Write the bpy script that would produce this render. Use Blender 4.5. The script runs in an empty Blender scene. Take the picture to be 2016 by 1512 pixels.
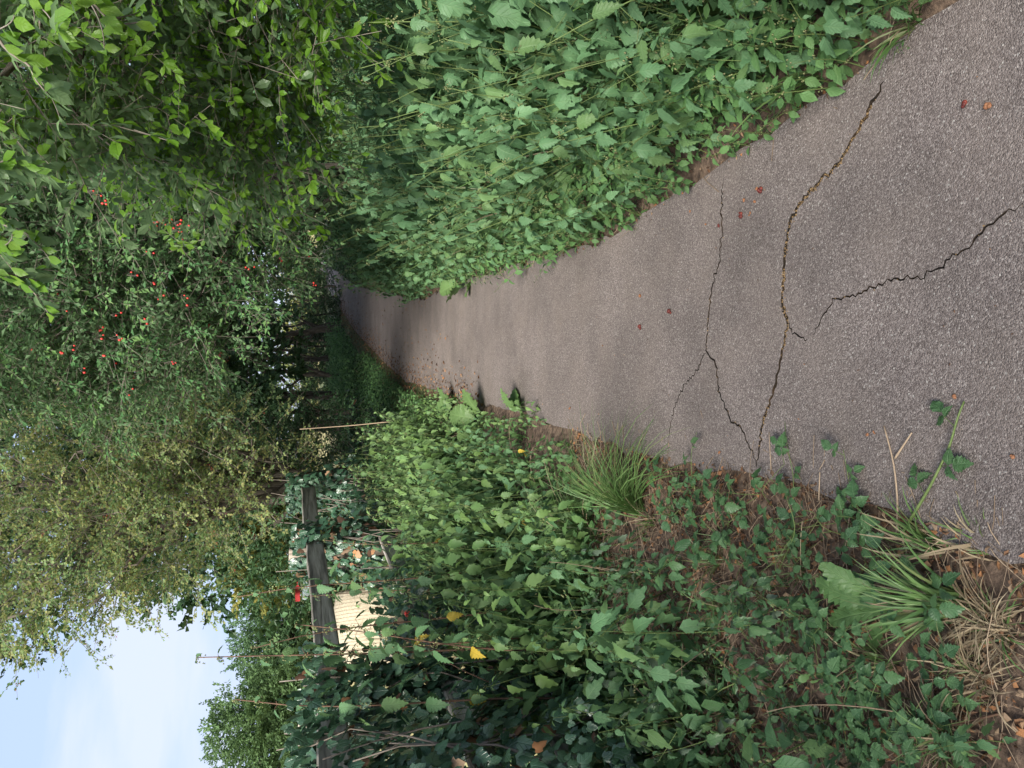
import bpy, math, random
import numpy as np
from mathutils import Matrix, Vector
from mathutils.geometry import delaunay_2d_cdt

scene = bpy.context.scene
col = scene.collection
rng = np.random.default_rng(11)
random.seed(11)

# ------------------------------------------------------------------ camera
# The photograph was taken with the phone on its side: up in the place is left in the picture.
F_PX, HORIZON, CAM_H = 1480.0, 590.0, 1.55
PITCH = math.atan((1008 - HORIZON) / F_PX)
FW = np.array([0, math.cos(PITCH), -math.sin(PITCH)])
DN = np.array([0, -math.sin(PITCH), -math.cos(PITCH)])
RT = np.array([1.0, 0, 0])
CAM = np.array([0, 0, CAM_H])
cam_data = bpy.data.cameras.new('camera')
cam = bpy.data.objects.new('camera', cam_data)
col.objects.link(cam)
m = np.eye(4)
m[:3, 0] = DN; m[:3, 1] = RT; m[:3, 2] = -FW; m[:3, 3] = CAM
cam.matrix_world = Matrix(m.tolist())
cam_data.sensor_fit = 'HORIZONTAL'
cam_data.sensor_width = 36.0
cam_data.lens = F_PX / 2016 * 36.0
cam_data.clip_start = 0.02
cam_data.clip_end = 3000
scene.camera = cam

# ------------------------------------------------------------------ sky and sun
SUN_EL, SUN_AZ = math.radians(37), math.radians(-164)      # azimuth from +Y (ahead) towards +X (right)
world = bpy.data.worlds.new('World')
scene.world = world
world.use_nodes = True
nt = world.node_tree
nt.nodes.clear()
N = nt.nodes.new
out = N('ShaderNodeOutputWorld'); bg = N('ShaderNodeBackground')
sky = N('ShaderNodeTexSky'); sky.sky_type = 'NISHITA'; sky.sun_disc = False
sky.sun_elevation = SUN_EL; sky.sun_rotation = SUN_AZ
sky.air_density = 1.0; sky.dust_density = 2.0; sky.ozone_density = 1.5
geo = N('ShaderNodeTexCoord')
mp = N('ShaderNodeMapping'); mp.inputs['Scale'].default_value = (1.6, 1.6, 7.0); mp.inputs['Rotation'].default_value = (0.05, 0.12, 0.4)
nz = N('ShaderNodeTexNoise'); nz.inputs['Scale'].default_value = 1.7; nz.inputs['Detail'].default_value = 7; nz.inputs['Roughness'].default_value = 0.5
cr = N('ShaderNodeValToRGB'); cr.color_ramp.elements[0].position = 0.40; cr.color_ramp.elements[1].position = 0.58
mixc = N('ShaderNodeMix'); mixc.data_type = 'RGBA'
cl = N('ShaderNodeMix'); cl.data_type = 'RGBA'
cl.inputs[6].default_value = (1.9, 2.4, 3.4, 1); cl.inputs[7].default_value = (2.5, 2.8, 3.5, 1)   # thin bluish and white cloud
nt.links.new(cl.outputs[2], mixc.inputs[7])
nt.links.new(geo.outputs['Generated'], mp.inputs['Vector'])
nt.links.new(mp.outputs[0], nz.inputs['Vector'])
nt.links.new(nz.outputs['Fac'], cr.inputs[0])
mth = N('ShaderNodeMath'); mth.operation = 'MULTIPLY_ADD'; mth.inputs[1].default_value = 0.05; mth.inputs[2].default_value = 0.94
nt.links.new(cr.outputs[0], mth.inputs[0]); nt.links.new(cr.outputs[0], cl.inputs[0])
nt.links.new(mth.outputs[0], mixc.inputs[0])
nt.links.new(sky.outputs[0], mixc.inputs[6])
nt.links.new(mixc.outputs[2], bg.inputs[0])
bg.inputs[1].default_value = 0.12
nt.links.new(bg.outputs[0], out.inputs[0])

sd = bpy.data.lights.new('sun', 'SUN')
sd.energy = 4.8; sd.angle = math.radians(26); sd.color = (1.0, 0.95, 0.86)
sun = bpy.data.objects.new('sun', sd); col.objects.link(sun)
sv = Vector((math.sin(SUN_AZ) * math.cos(SUN_EL), math.cos(SUN_AZ) * math.cos(SUN_EL), math.sin(SUN_EL)))
sun.rotation_euler = sv.to_track_quat('Z', 'Y').to_euler()
sun.location = sv * 50

scene.view_settings.view_transform = 'Standard'
scene.view_settings.look = 'None'
scene.view_settings.exposure = 1.42
scene.view_settings.gamma = 1.0
scene.render.engine = 'CYCLES'
cy = scene.cycles
cy.use_denoising = True
cy.max_bounces = 8; cy.diffuse_bounces = 4; cy.glossy_bounces = 2; cy.transmission_bounces = 4
cy.caustics_reflective = False; cy.caustics_refractive = False
cy.use_adaptive_sampling = True; cy.adaptive_threshold = 0.015

# ------------------------------------------------------------------ pixels to places
def ray(x, y):
    return FW + (x - 1008) / F_PX * DN + (756 - y) / F_PX * RT
def G(x, y, z=0.0):
    r = ray(x, y); return CAM + r * ((z - CAM_H) / r[2])
def P(x, y, Y):
    r = ray(x, y); return CAM + r * (Y / r[1])

# ------------------------------------------------------------------ mesh tools (triangles in numpy)
def nrm(v):
    return v / np.maximum(np.linalg.norm(v, axis=-1, keepdims=True), 1e-9)
def frames(Y, Z):
    Y = nrm(np.asarray(Y, float)); X = nrm(np.cross(Y, Z)); Zz = np.cross(X, Y)
    return np.stack([X, Y, Zz], axis=-1)
def rand_dirs(n):
    return nrm(rng.normal(size=(n, 3)))

class Acc:
    def __init__(s): s.v = []; s.f = []; s.rv = []; s.lc = []; s.n = 0; s.mi = []
    def add(s, v, f, rv=0.5, lc=None, mi=0):
        v = np.asarray(v, float).reshape(-1, 3); f = np.asarray(f, int).reshape(-1, 3)
        s.v.append(v); s.f.append(f + s.n); s.n += len(v)
        s.rv.append(np.broadcast_to(np.asarray(rv, float), (len(v),)))
        s.lc.append(np.zeros((len(v), 2)) if lc is None else lc)
        s.mi.append(np.full(len(f), mi))
    def inst(s, T, R, loc, sc, rv, mi=0):
        n = len(loc)
        if n == 0: return
        sc = np.broadcast_to(np.asarray(sc, float), (n,))
        v = np.einsum('nij,vj->nvi', R * sc[:, None, None], T['v']) + np.asarray(loc)[:, None, :]
        k = len(T['v'])
        f = T['f'][None] + (np.arange(n) * k)[:, None, None]
        rvv = np.repeat(np.asarray(rv, float), k) if T.get('rv') is None else ((T['rv'][None] + np.asarray(rv)[:, None]) % 1.0).ravel()
        lc = np.tile(T['lc'], (n, 1)) if T.get('lc') is not None else None
        s.add(v.reshape(-1, 3), f.reshape(-1, 3), rvv, lc, mi)
    def tri(s): return sum(len(f) for f in s.f)
    def T(s):
        return dict(v=np.concatenate(s.v), f=np.concatenate(s.f), rv=np.concatenate(s.rv), lc=np.concatenate(s.lc))
    def mesh(s, name, mats, smooth=True):
        me = bpy.data.meshes.new(name)
        if not isinstance(mats, (list, tuple)): mats = [mats]
        for mm in mats: me.materials.append(mm)
        if s.n == 0: return me
        v = np.concatenate(s.v).astype(np.float32); f = np.concatenate(s.f).astype(np.int32)
        me.vertices.add(len(v)); me.vertices.foreach_set('co', v.ravel())
        me.loops.add(f.size); me.loops.foreach_set('vertex_index', f.ravel())
        me.polygons.add(len(f)); me.polygons.foreach_set('loop_start', np.arange(0, f.size, 3, dtype=np.int32))
        me.polygons.foreach_set('material_index', np.concatenate(s.mi).astype(np.int32))
        me.polygons.foreach_set('use_smooth', np.full(len(f), smooth))
        a = me.attributes.new('rv', 'FLOAT', 'POINT'); a.data.foreach_set('value', np.concatenate(s.rv).astype(np.float32))
        a = me.attributes.new('lc', 'FLOAT2', 'POINT'); a.data.foreach_set('vector', np.concatenate(s.lc).astype(np.float32).ravel())
        me.update(calc_edges=True)
        return me

def tube(acc, pts, r, k=5, rv=0.5, mi=0, cap=True):
    pts = np.asarray(pts, float); n = len(pts)
    r = np.broadcast_to(np.asarray(r, float), (n,))
    d = nrm(np.gradient(pts, axis=0))
    ref = np.array([0, 0, 1.0]) if abs(d[0][2]) < 0.9 else np.array([1.0, 0, 0])
    vs = []; x = nrm(np.cross(ref, d[0]))
    ang = np.arange(k) * 2 * math.pi / k
    for i in range(n):
        x = nrm(x - d[i] * np.dot(x, d[i])); y = np.cross(d[i], x)
        vs.append(pts[i] + r[i] * (np.cos(ang)[:, None] * x + np.sin(ang)[:, None] * y))
    v = np.concatenate(vs); f = []
    for i in range(n - 1):
        for j in range(k):
            a = i * k + j; b = i * k + (j + 1) % k
            f += [(a, b, b + k), (a, b + k, a + k)]
    if cap:
        for j in range(1, k - 1):
            f.append(((n - 1) * k, (n - 1) * k + j, (n - 1) * k + j + 1)); f.append((0, j + 1, j))
    lc = np.stack([np.tile(np.arange(k) / k, n), np.repeat(np.linspace(0, 1, n), k)], 1)
    acc.add(v, f, rv, lc, mi)

def curve(p0, p1, bend=(0, 0, 0), n=6, wob=0.0):
    t = np.linspace(0, 1, n)[:, None]
    p = np.asarray(p0) * (1 - t) + np.asarray(p1) * t + np.asarray(bend) * 4 * t * (1 - t)
    if wob:
        w = rng.normal(size=(n, 3)) * wob; w[0] = 0; w[-1] = 0; p = p + w
    return p
def smooth_path(pts, n):
    pts = np.asarray(pts, float); s = np.r_[0, np.cumsum(np.linalg.norm(np.diff(pts, axis=0), axis=1))]
    t = np.linspace(0, s[-1], n)
    p = np.stack([np.interp(t, s, pts[:, k]) for k in range(3)], 1)
    for _ in range(2):
        q = p.copy(); q[1:-1] = (p[:-2] + 2 * p[1:-1] + p[2:]) / 4; p = q
    return p

def leaf(n, wf, ser=0.0, fold=0.25, droop=0.6, up=0.15, twist=0.0, wave=0.0, seed=0):
    """unit leaf: base at the origin, tip along +Y, upper side +Z"""
    r = np.random.default_rng(seed)
    t = np.linspace(0, 1, n + 1); a = up - droop * t
    dy = np.cos(a); dz = np.sin(a)
    cyy = np.r_[0, np.cumsum((dy[:-1] + dy[1:]) / 2)] / n; czz = np.r_[0, np.cumsum((dz[:-1] + dz[1:]) / 2)] / n
    te = np.linspace(0, 1, 2 * n + 1)
    if ser == 0: te = t
    we = np.array([wf(q) for q in te]); fwd = np.zeros_like(te)
    if ser:
        we[1::2] *= 1 + ser; we[2:-1:2] *= 1 - 0.5 * ser; fwd[1::2] = 0.35 / n
    V = [np.stack([np.zeros(n + 1), cyy, czz], 1)]; LC = [np.stack([np.zeros(n + 1), t], 1)]
    for sg in (1, -1):
        yy = np.interp(te, t, cyy) + fwd; zz = np.interp(te, t, czz)
        fa = fold + wave * r.normal(size=len(te)) + twist * sg * te
        V.append(np.stack([sg * we * np.cos(fa), yy, zz + we * np.sin(fa)], 1))
        LC.append(np.stack([sg * np.ones(len(te)), te], 1))
    E = len(te); f = []
    for sgi, off in ((1, n + 1), (-1, n + 1 + E)):
        for i in range(n):
            if ser:
                tr = [(i, off + 2 * i, off + 2 * i + 1), (i, off + 2 * i + 1, i + 1), (i + 1, off + 2 * i + 1, off + 2 * i + 2)]
            else:
                tr = [(i, off + i, off + i + 1), (i, off + i + 1, i + 1)]
            for q in tr: f.append(q if sgi == 1 else q[::-1])
    return dict(v=np.concatenate(V), f=np.array(f), lc=np.concatenate(LC))

def w_nettle(t): return 0.225 * (math.sin(math.pi * min(1, t * 1.02) ** 0.62) ** 0.9) * (1 - 0.15 * t) + (0.05 if 0 < t < 0.9 else 0) * (1 - t)
def w_ovate(t): return 0.27 * math.sin(math.pi * t ** 0.75) ** 0.9 if 0 < t < 1 else 0.0
def w_round(t): return 0.40 * math.sin(math.pi * t ** 0.8) ** 0.7 if 0 < t < 1 else 0.0
def w_bram(t): return 0.36 * math.sin(math.pi * t ** 0.68) ** 1.05 if 0 < t < 1 else 0.0
def w_obov(t): return 0.26 * math.sin(math.pi * t ** 1.25) ** 0.85 if 0 < t < 1 else 0.0
def w_dand(t): return (0.03 + 0.115 * math.sin(math.pi * min(1, t) ** 1.5) ** 0.8) if t < 1 else 0.0
SMALL = dict(v=np.array([[0, 0, 0], [0.26, 0.45, 0.07], [0, 1, -0.1], [-0.26, 0.45, 0.07], [0, 0.5, 0.0]]),
             f=np.array([[0, 1, 4], [1, 2, 4], [2, 3, 4], [3, 0, 4]]), lc=np.array([[0, 0], [1, .5], [0, 1], [-1, .5], [0, .5]]))
SMALLR = dict(SMALL, v=SMALL['v'] * np.array([1.45, 1, 1]))
TINY = dict(v=np.array([[0, 0, 0], [0.28, 0.46, 0.08], [0, 1, -0.08], [-0.28, 0.46, 0.08]]), f=np.array([[0, 1, 2], [0, 2, 3]]), lc=np.array([[0, 0], [1, .5], [0, 1], [-1, .5]]))
TINYR = dict(TINY, v=TINY['v'] * np.array([1.4, 1, 1]))

def ivy_leaf(seed):
    r = np.random.default_rng(seed)
    o = np.array([[0, 0], [.22, -.12], [.42, .05], [.5, .30], [.30, .42], [.28, .62], [0, 1.0], [-.28, .62], [-.30, .42], [-.5, .30], [-.42, .05], [-.22, -.12]])
    o = o + r.normal(size=o.shape) * .025
    z = -0.25 * (o[:, 0] ** 2) - 0.15 * o[:, 1] ** 2 + r.normal(size=len(o)) * .02
    v = np.vstack([[0, .32, .03], np.c_[o, z]])
    f = [(0, 1 + i, 1 + (i + 1) % 12) for i in range(12)]
    return dict(v=v, f=np.array(f), lc=np.vstack([[0, .32], o * np.array([2, 1])]))

# ------------------------------------------------------------------ materials
def ramp(nodes, cols):
    c = nodes.new('ShaderNodeValToRGB'); e = c.color_ramp.elements
    while len(e) < len(cols): e.new(0.5)
    for i, q in enumerate(cols):
        e[i].position = q[0]; e[i].color = (*q[1], 1)
    return c
def base_mat(name):
    mt = bpy.data.materials.new(name); mt.use_nodes = True
    nd = mt.node_tree.nodes; b = nd['Principled BSDF']; return mt, nd, mt.node_tree.links, b
def math_node(nd, op, a=None, b=None, c=None):
    x = nd.new('ShaderNodeMath'); x.operation = op
    for i, q in enumerate((a, b, c)):
        if isinstance(q, (int, float)): x.inputs[i].default_value = q
    return x

def leaf_mat(name, cols, transl=0.3, rough=0.5, spec=0.35, vein=0.0, nveins=7, under=None, clump=0.25, hue=0.49):
    mt, nd, lk, b = base_mat(name)
    at = nd.new('ShaderNodeAttribute'); at.attribute_name = 'rv'
    oi = nd.new('ShaderNodeObjectInfo')
    ad = math_node(nd, 'ADD'); lk.new(at.outputs['Fac'], ad.inputs[0]); lk.new(oi.outputs['Random'], ad.inputs[1])
    fr = math_node(nd, 'FRACT'); lk.new(ad.outputs[0], fr.inputs[0])
    k = len(cols)
    rp = ramp(nd, [(i / max(1, k - 1) * 0.98, c) for i, c in enumerate(cols)])
    lk.new(fr.outputs[0], rp.inputs[0])
    ge = nd.new('ShaderNodeNewGeometry')
    nz = nd.new('ShaderNodeTexNoise'); nz.inputs['Scale'].default_value = 2.2; nz.inputs['Detail'].default_value = 3
    lk.new(ge.outputs['Position'], nz.inputs['Vector'])
    hs = nd.new('ShaderNodeHueSaturation')
    mr = nd.new('ShaderNodeMapRange'); mr.inputs[1].default_value = 0.3; mr.inputs[2].default_value = 0.7; mr.inputs[3].default_value = 1 - clump; mr.inputs[4].default_value = 1 + clump
    lk.new(nz.outputs['Fac'], mr.inputs[0]); lk.new(mr.outputs[0], hs.inputs['Value'])
    lk.new(rp.outputs[0], hs.inputs['Color'])
    cout = hs.outputs[0]
    if vein:
        al = nd.new('ShaderNodeAttribute'); al.attribute_name = 'lc'
        sp = nd.new('ShaderNodeSeparateXYZ'); lk.new(al.outputs['Vector'], sp.inputs[0])
        ab = math_node(nd, 'ABSOLUTE'); lk.new(sp.outputs[0], ab.inputs[0])
        m1 = math_node(nd, 'MULTIPLY', None, float(nveins)); lk.new(sp.outputs[1], m1.inputs[0])
        m2 = math_node(nd, 'MULTIPLY_ADD', None, -1.6); lk.new(ab.outputs[0], m2.inputs[0]); lk.new(m1.outputs[0], m2.inputs[2])
        pp = math_node(nd, 'PINGPONG', None, 0.5); lk.new(m2.outputs[0], pp.inputs[0])
        ss = nd.new('ShaderNodeMapRange'); ss.inputs[1].default_value = 0.0; ss.inputs[2].default_value = 0.13; ss.inputs[3].default_value = 1; ss.inputs[4].default_value = 0
        lk.new(pp.outputs[0], ss.inputs[0])
        s2 = nd.new('ShaderNodeMapRange'); s2.inputs[1].default_value = 0.02; s2.inputs[2].default_value = 0.1; s2.inputs[3].default_value = 1; s2.inputs[4].default_value = 0
        lk.new(ab.outputs[0], s2.inputs[0])
        mx = math_node(nd, 'MAXIMUM'); lk.new(ss.outputs[0], mx.inputs[0]); lk.new(s2.outputs[0], mx.inputs[1])
        mv = math_node(nd, 'MULTIPLY', None, vein); lk.new(mx.outputs[0], mv.inputs[0])
        mc = nd.new('ShaderNodeMix'); mc.data_type = 'RGBA'; lk.new(mv.outputs[0], mc.inputs[0]); lk.new(cout, mc.inputs[6])
        c = np.mean(np.array(cols), 0); mc.inputs[7].default_value = (*(c * np.array([1.7, 1.45, 1.6])), 1)
        cout = mc.outputs[2]
        iv = math_node(nd, 'SUBTRACT', 1.0); lk.new(mx.outputs[0], iv.inputs[1])
        bp = nd.new('ShaderNodeBump'); bp.inputs['Strength'].default_value = 0.6; bp.inputs['Distance'].default_value = 0.002
        lk.new(iv.outputs[0], bp.inputs['Height']); lk.new(bp.outputs[0], b.inputs['Normal'])
    if under:
        mu = nd.new('ShaderNodeMix'); mu.data_type = 'RGBA'; lk.new(ge.outputs['Backfacing'], mu.inputs[0])
        lk.new(cout, mu.inputs[6]); mu.inputs[7].default_value = (*under, 1); cout = mu.outputs[2]
    lk.new(cout, b.inputs['Base Color'])
    b.inputs['Roughness'].default_value = rough; b.inputs['Specular IOR Level'].default_value = spec
    tr = nd.new('ShaderNodeBsdfTranslucent')
    h2 = nd.new('ShaderNodeHueSaturation'); h2.inputs['Hue'].default_value = hue; h2.inputs['Saturation'].default_value = 1.05; h2.inputs['Value'].default_value = 1.5
    lk.new(cout, h2.inputs['Color']); lk.new(h2.outputs[0], tr.inputs[0])
    ms = nd.new('ShaderNodeMixShader'); ms.inputs[0].default_value = transl
    lk.new(b.outputs[0], ms.inputs[1]); lk.new(tr.outputs[0], ms.inputs[2])
    lk.new(ms.outputs[0], nd['Material Output'].inputs[0])
    return mt

def noise_mat(name, cols, scale=8.0, rough=0.85, stretch=(1, 1, 1), bump=0.3, bdist=0.005, detail=6, rvmix=0.0, coord='Object', spec=0.25):
    mt, nd, lk, b = base_mat(name)
    tc = nd.new('ShaderNodeTexCoord'); mp = nd.new('ShaderNodeMapping'); mp.inputs['Scale'].default_value = stretch
    lk.new(tc.outputs[coord], mp.inputs[0])
    nz = nd.new('ShaderNodeTexNoise'); nz.inputs['Scale'].default_value = scale; nz.inputs['Detail'].default_value = detail; nz.inputs['Roughness'].default_value = 0.62
    lk.new(mp.outputs[0], nz.inputs['Vector'])
    fac = nz.outputs['Fac']
    if rvmix:
        at = nd.new('ShaderNodeAttribute'); at.attribute_name = 'rv'
        mx = nd.new('ShaderNodeMix'); mx.inputs[0].default_value = rvmix
        lk.new(fac, mx.inputs[2]); lk.new(at.outputs['Fac'], mx.inputs[3]); fac = mx.outputs[0]
    k = len(cols); rp = ramp(nd, [((0.0 if rvmix > 0.6 else 0.3) + (1.0 if rvmix > 0.6 else 0.42) * i / max(1, k - 1), c) for i, c in enumerate(cols)])
    lk.new(fac, rp.inputs[0]); lk.new(rp.outputs[0], b.inputs['Base Color'])
    b.inputs['Roughness'].default_value = rough; b.inputs['Specular IOR Level'].default_value = spec
    if bump:
        bp = nd.new('ShaderNodeBump'); bp.inputs['Strength'].default_value = bump; bp.inputs['Distance'].default_value = bdist
        lk.new(nz.outputs['Fac'], bp.inputs['Height']); lk.new(bp.outputs[0], b.inputs['Normal'])
    return mt

def asphalt_mat():
    mt, nd, lk, b = base_mat('asphalt')
    ge = nd.new('ShaderNodeNewGeometry')
    def vor(scale):
        v = nd.new('ShaderNodeTexVoronoi'); v.inputs['Scale'].default_value = scale
        lk.new(ge.outputs['Position'], v.inputs['Vector']); return v
    v1 = vor(260); v2 = vor(135)
    sp = nd.new('ShaderNodeSeparateColor'); lk.new(v1.outputs['Color'], sp.inputs[0])
    r1 = ramp(nd, [(0.0, (.070, .056, .051)), (.40, (.112, .092, .085)), (.72, (.150, .125, .116)), (.92, (.19, .162, .15)), (1.0, (.25, .222, .205))])
    lk.new(sp.outputs[0], r1.inputs[0])
    s2 = nd.new('ShaderNodeSeparateColor'); lk.new(v2.outputs['Color'], s2.inputs[0])
    r2 = ramp(nd, [(0.0, (0, 0, 0)), (.955, (0, 0, 0)), (.965, (1, 1, 1))])
    lk.new(s2.outputs[1], r2.inputs[0])
    r2b = ramp(nd, [(0.0, (1, 1, 1)), (.34, (1, 1, 1)), (.46, (0, 0, 0))]); lk.new(v2.outputs['Distance'], r2b.inputs[0])
    mm = math_node(nd, 'MULTIPLY'); lk.new(r2.outputs[0], mm.inputs[0]); lk.new(r2b.outputs[0], mm.inputs[1])
    mA = nd.new('ShaderNodeMix'); mA.data_type = 'RGBA'; lk.new(mm.outputs[0], mA.inputs[0]); lk.new(r1.outputs[0], mA.inputs[6]); mA.inputs[7].default_value = (.28, .26, .24, 1)
    # large worn patches and dusty brown film
    n1 = nd.new('ShaderNodeTexNoise'); n1.inputs['Scale'].default_value = 1.6; n1.inputs['Detail'].default_value = 6; n1.inputs['Roughness'].default_value = .6
    lk.new(ge.outputs['Position'], n1.inputs['Vector'])
    mr = nd.new('ShaderNodeMapRange'); mr.inputs[1].default_value = .3; mr.inputs[2].default_value = .7; mr.inputs[3].default_value = .70; mr.inputs[4].default_value = 1.18; lk.new(n1.outputs['Fac'], mr.inputs[0])
    hs = nd.new('ShaderNodeHueSaturation'); lk.new(mA.outputs[2], hs.inputs['Color']); lk.new(mr.outputs[0], hs.inputs['Value'])
    n2 = nd.new('ShaderNodeTexNoise'); n2.inputs['Scale'].default_value = 3.3; n2.inputs['Detail'].default_value = 5
    mp = nd.new('ShaderNodeMapping'); mp.inputs['Location'].default_value = (3, 7, 0); lk.new(ge.outputs['Position'], mp.inputs[0]); lk.new(mp.outputs[0], n2.inputs['Vector'])
    r3 = ramp(nd, [(.45, (0, 0, 0)), (.8, (.35, .35, .35))]); lk.new(n2.outputs['Fac'], r3.inputs[0])
    mB = nd.new('ShaderNodeMix'); mB.data_type = 'RGBA'; lk.new(r3.outputs[0], mB.inputs[0]); lk.new(hs.outputs[0], mB.inputs[6]); mB.inputs[7].default_value = (.17, .138, .118, 1)
    lk.new(mB.outputs[2], b.inputs['Base Color'])
    b.inputs['Roughness'].default_value = .8; b.inputs['Specular IOR Level'].default_value = .3
    bp = nd.new('ShaderNodeBump'); bp.inputs['Strength'].default_value = .75; bp.inputs['Distance'].default_value = .003
    lk.new(v1.outputs['Distance'], bp.inputs['Height']); bp.invert = True
    lk.new(bp.outputs[0], b.inputs['Normal'])
    return mt

def wood_mat(name, c0, c1, c2, ring=34.0, axis=0):
    mt, nd, lk, b = base_mat(name)
    tc = nd.new('ShaderNodeTexCoord'); mp = nd.new('ShaderNodeMapping')
    st = [1.0, 1.0, 1.0]; st[axis] = 0.07; mp.inputs['Scale'].default_value = st
    lk.new(tc.outputs['Object'], mp.inputs[0])
    nz = nd.new('ShaderNodeTexNoise'); nz.inputs['Scale'].default_value = 6; nz.inputs['Detail'].default_value = 4; nz.inputs['Distortion'].default_value = .6
    lk.new(mp.outputs[0], nz.inputs['Vector'])
    ml = math_node(nd, 'MULTIPLY', None, ring); lk.new(nz.outputs['Fac'], ml.inputs[0])
    sn = math_node(nd, 'SINE'); lk.new(ml.outputs[0], sn.inputs[0])
    n2 = nd.new('ShaderNodeTexNoise'); n2.inputs['Scale'].default_value = 60; n2.inputs['Detail'].default_value = 5; lk.new(mp.outputs[0], n2.inputs['Vector'])
    mx = math_node(nd, 'MULTIPLY_ADD', None, .22); lk.new(sn.outputs[0], mx.inputs[0]); lk.new(n2.outputs['Fac'], mx.inputs[2])
    rp = ramp(nd, [(.15, c0), (.5, c1), (.85, c2)]); lk.new(mx.outputs[0], rp.inputs[0])
    lk.new(rp.outputs[0], b.inputs['Base Color']); b.inputs['Roughness'].default_value = .85; b.inputs['Specular IOR Level'].default_value = .2
    bp = nd.new('ShaderNodeBump'); bp.inputs['Strength'].default_value = .8; bp.inputs['Distance'].default_value = .004
    lk.new(mx.outputs[0], bp.inputs['Height']); lk.new(bp.outputs[0], b.inputs['Normal'])
    return mt

M = {}
M['nettle'] = leaf_mat('nettle_leaf', [(.066, .145, .062), (.085, .172, .078), (.102, .195, .092), (.074, .155, .068), (.115, .2, .074), (.08, .145, .05)], .34, .52, .26, vein=.35, nveins=7, under=(.09, .17, .075))
M['nettle_pale'] = leaf_mat('pale_nettle_leaf', [(.095, .18, .06), (.12, .21, .075), (.14, .225, .085), (.115, .195, .055)], .38, .52, .26, under=(.12, .19, .09))
M['nettle_yellow'] = leaf_mat('yellow_leaf', [(.36, .26, .03), (.46, .34, .05), (.32, .27, .06)], .3, .6, .2, vein=.25)
M['low_herb'] = leaf_mat('herb_leaf', [(.065, .14, .045), (.08, .165, .055), (.095, .185, .062)], .32, .52, .25, vein=.22, nveins=5, under=(.10, .19, .085))
M['stem_green'] = noise_mat('green_stem', [(.07, .105, .03), (.11, .15, .05)], 30, .6)
M['stem_brown'] = noise_mat('brown_stem', [(.06, .035, .025), (.14, .08, .05)], 30, .7)
M['tassel'] = leaf_mat('tassel', [(.16, .20, .08), (.24, .26, .12), (.20, .19, .10)], .3, .7, .2)
M['grass'] = leaf_mat('grass_blade', [(.06, .125, .035), (.08, .155, .045), (.115, .19, .06), (.08, .14, .05), (.15, .18, .07)], .35, .45, .4)
M['grass_dry'] = leaf_mat('dry_grass', [(.20, .155, .10), (.28, .225, .145), (.15, .11, .07), (.34, .285, .19)], .25, .7, .2)
M['field'] = leaf_mat('field_grass', [(.22, .24, .07), (.30, .28, .10), (.16, .22, .05)], .3, .6, .2)
M['ivy'] = leaf_mat('ivy_leaf', [(.018, .05, .03), (.03, .075, .04), (.045, .09, .05), (.024, .06, .035)], .12, .32, .55, vein=.3, nveins=3)
M['bramble'] = leaf_mat('bramble_leaf', [(.035, .085, .035), (.05, .11, .04), (.065, .13, .05)], .25, .45, .4, vein=.3, nveins=7, under=(.14, .19, .13))
M['dandelion'] = leaf_mat('dandelion_leaf', [(.07, .14, .045), (.085, .16, .055)], .35, .5, .35, vein=.35, nveins=9, under=(.16, .24, .12))
M['dock'] = leaf_mat('dock_leaf', [(.10, .18, .06), (.12, .20, .07), (.09, .165, .06)], .35, .5, .3, vein=.3, nveins=6)
M['plum'] = leaf_mat('plum_leaf', [(.085, .19, .016), (.105, .225, .02), (.13, .25, .026), (.095, .195, .035), (.15, .265, .03)], .55, .42, .4, vein=.25, nveins=7, under=(.12, .19, .09))
M['haw'] = leaf_mat('hawthorn_leaf', [(.14, .21, .09), (.165, .23, .095), (.17, .235, .095), (.215, .255, .10), (.27, .255, .10), (.155, .225, .095), (.125, .20, .09)], .5, .6, .2, clump=.22, hue=.52)
M['rose'] = leaf_mat('rose_leaf', [(.045, .11, .042), (.06, .135, .05), (.075, .155, .056), (.105, .185, .058)], .32, .6, .15, under=(.085, .145, .07), clump=.3)
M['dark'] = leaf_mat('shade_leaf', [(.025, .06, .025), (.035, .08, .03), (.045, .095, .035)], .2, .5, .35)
M['willow'] = leaf_mat('far_tree_leaf', [(.07, .125, .05), (.09, .15, .058), (.06, .11, .045)], .3, .6, .2)
M['hedge_far'] = leaf_mat('far_hedge_leaf', [(.05, .10, .045), (.07, .13, .055), (.06, .11, .05)], .25, .6, .2)
M['hedge_yellow'] = leaf_mat('yellow_hedge_leaf', [(.20, .21, .05), (.28, .25, .07), (.15, .19, .06), (.12, .17, .05)], .3, .6, .2)
M['bark'] = noise_mat('bark', [(.03, .025, .02), (.07, .06, .048), (.12, .105, .085)], 14, .9, (1, 1, .25), .8, .02)
M['twig'] = noise_mat('twig', [(.10, .085, .07), (.20, .17, .145)], 20, .8)
M['haw_berry'] = noise_mat('red_berry', [(.28, .012, .012), (.46, .03, .02)], 30, .35, bump=0, spec=.5)
M['haw_fruit'] = noise_mat('haw_fruit', [(.22, .03, .022), (.32, .05, .035)], 30, .45, bump=0, spec=.4)
M['blackberry'] = noise_mat('blackberry', [(.006, .005, .01), (.02, .012, .025)], 60, .25, bump=0, spec=.5)
M['soil'] = noise_mat('soil', [(.03, .021, .016), (.065, .045, .033), (.13, .09, .065), (.19, .14, .10)], 30, .95, bump=.9, bdist=.012, detail=10)
M['field_soil'] = noise_mat('field_ground', [(.16, .15, .06), (.25, .22, .10), (.30, .27, .14)], 3, .95, bump=.5, bdist=.03, detail=8)
M['shade_soil'] = noise_mat('mossy_ground', [(.025, .035, .016), (.05, .06, .025), (.07, .085, .03), (.09, .07, .04)], 6, .95, bump=.8, bdist=.02, detail=10)
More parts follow.
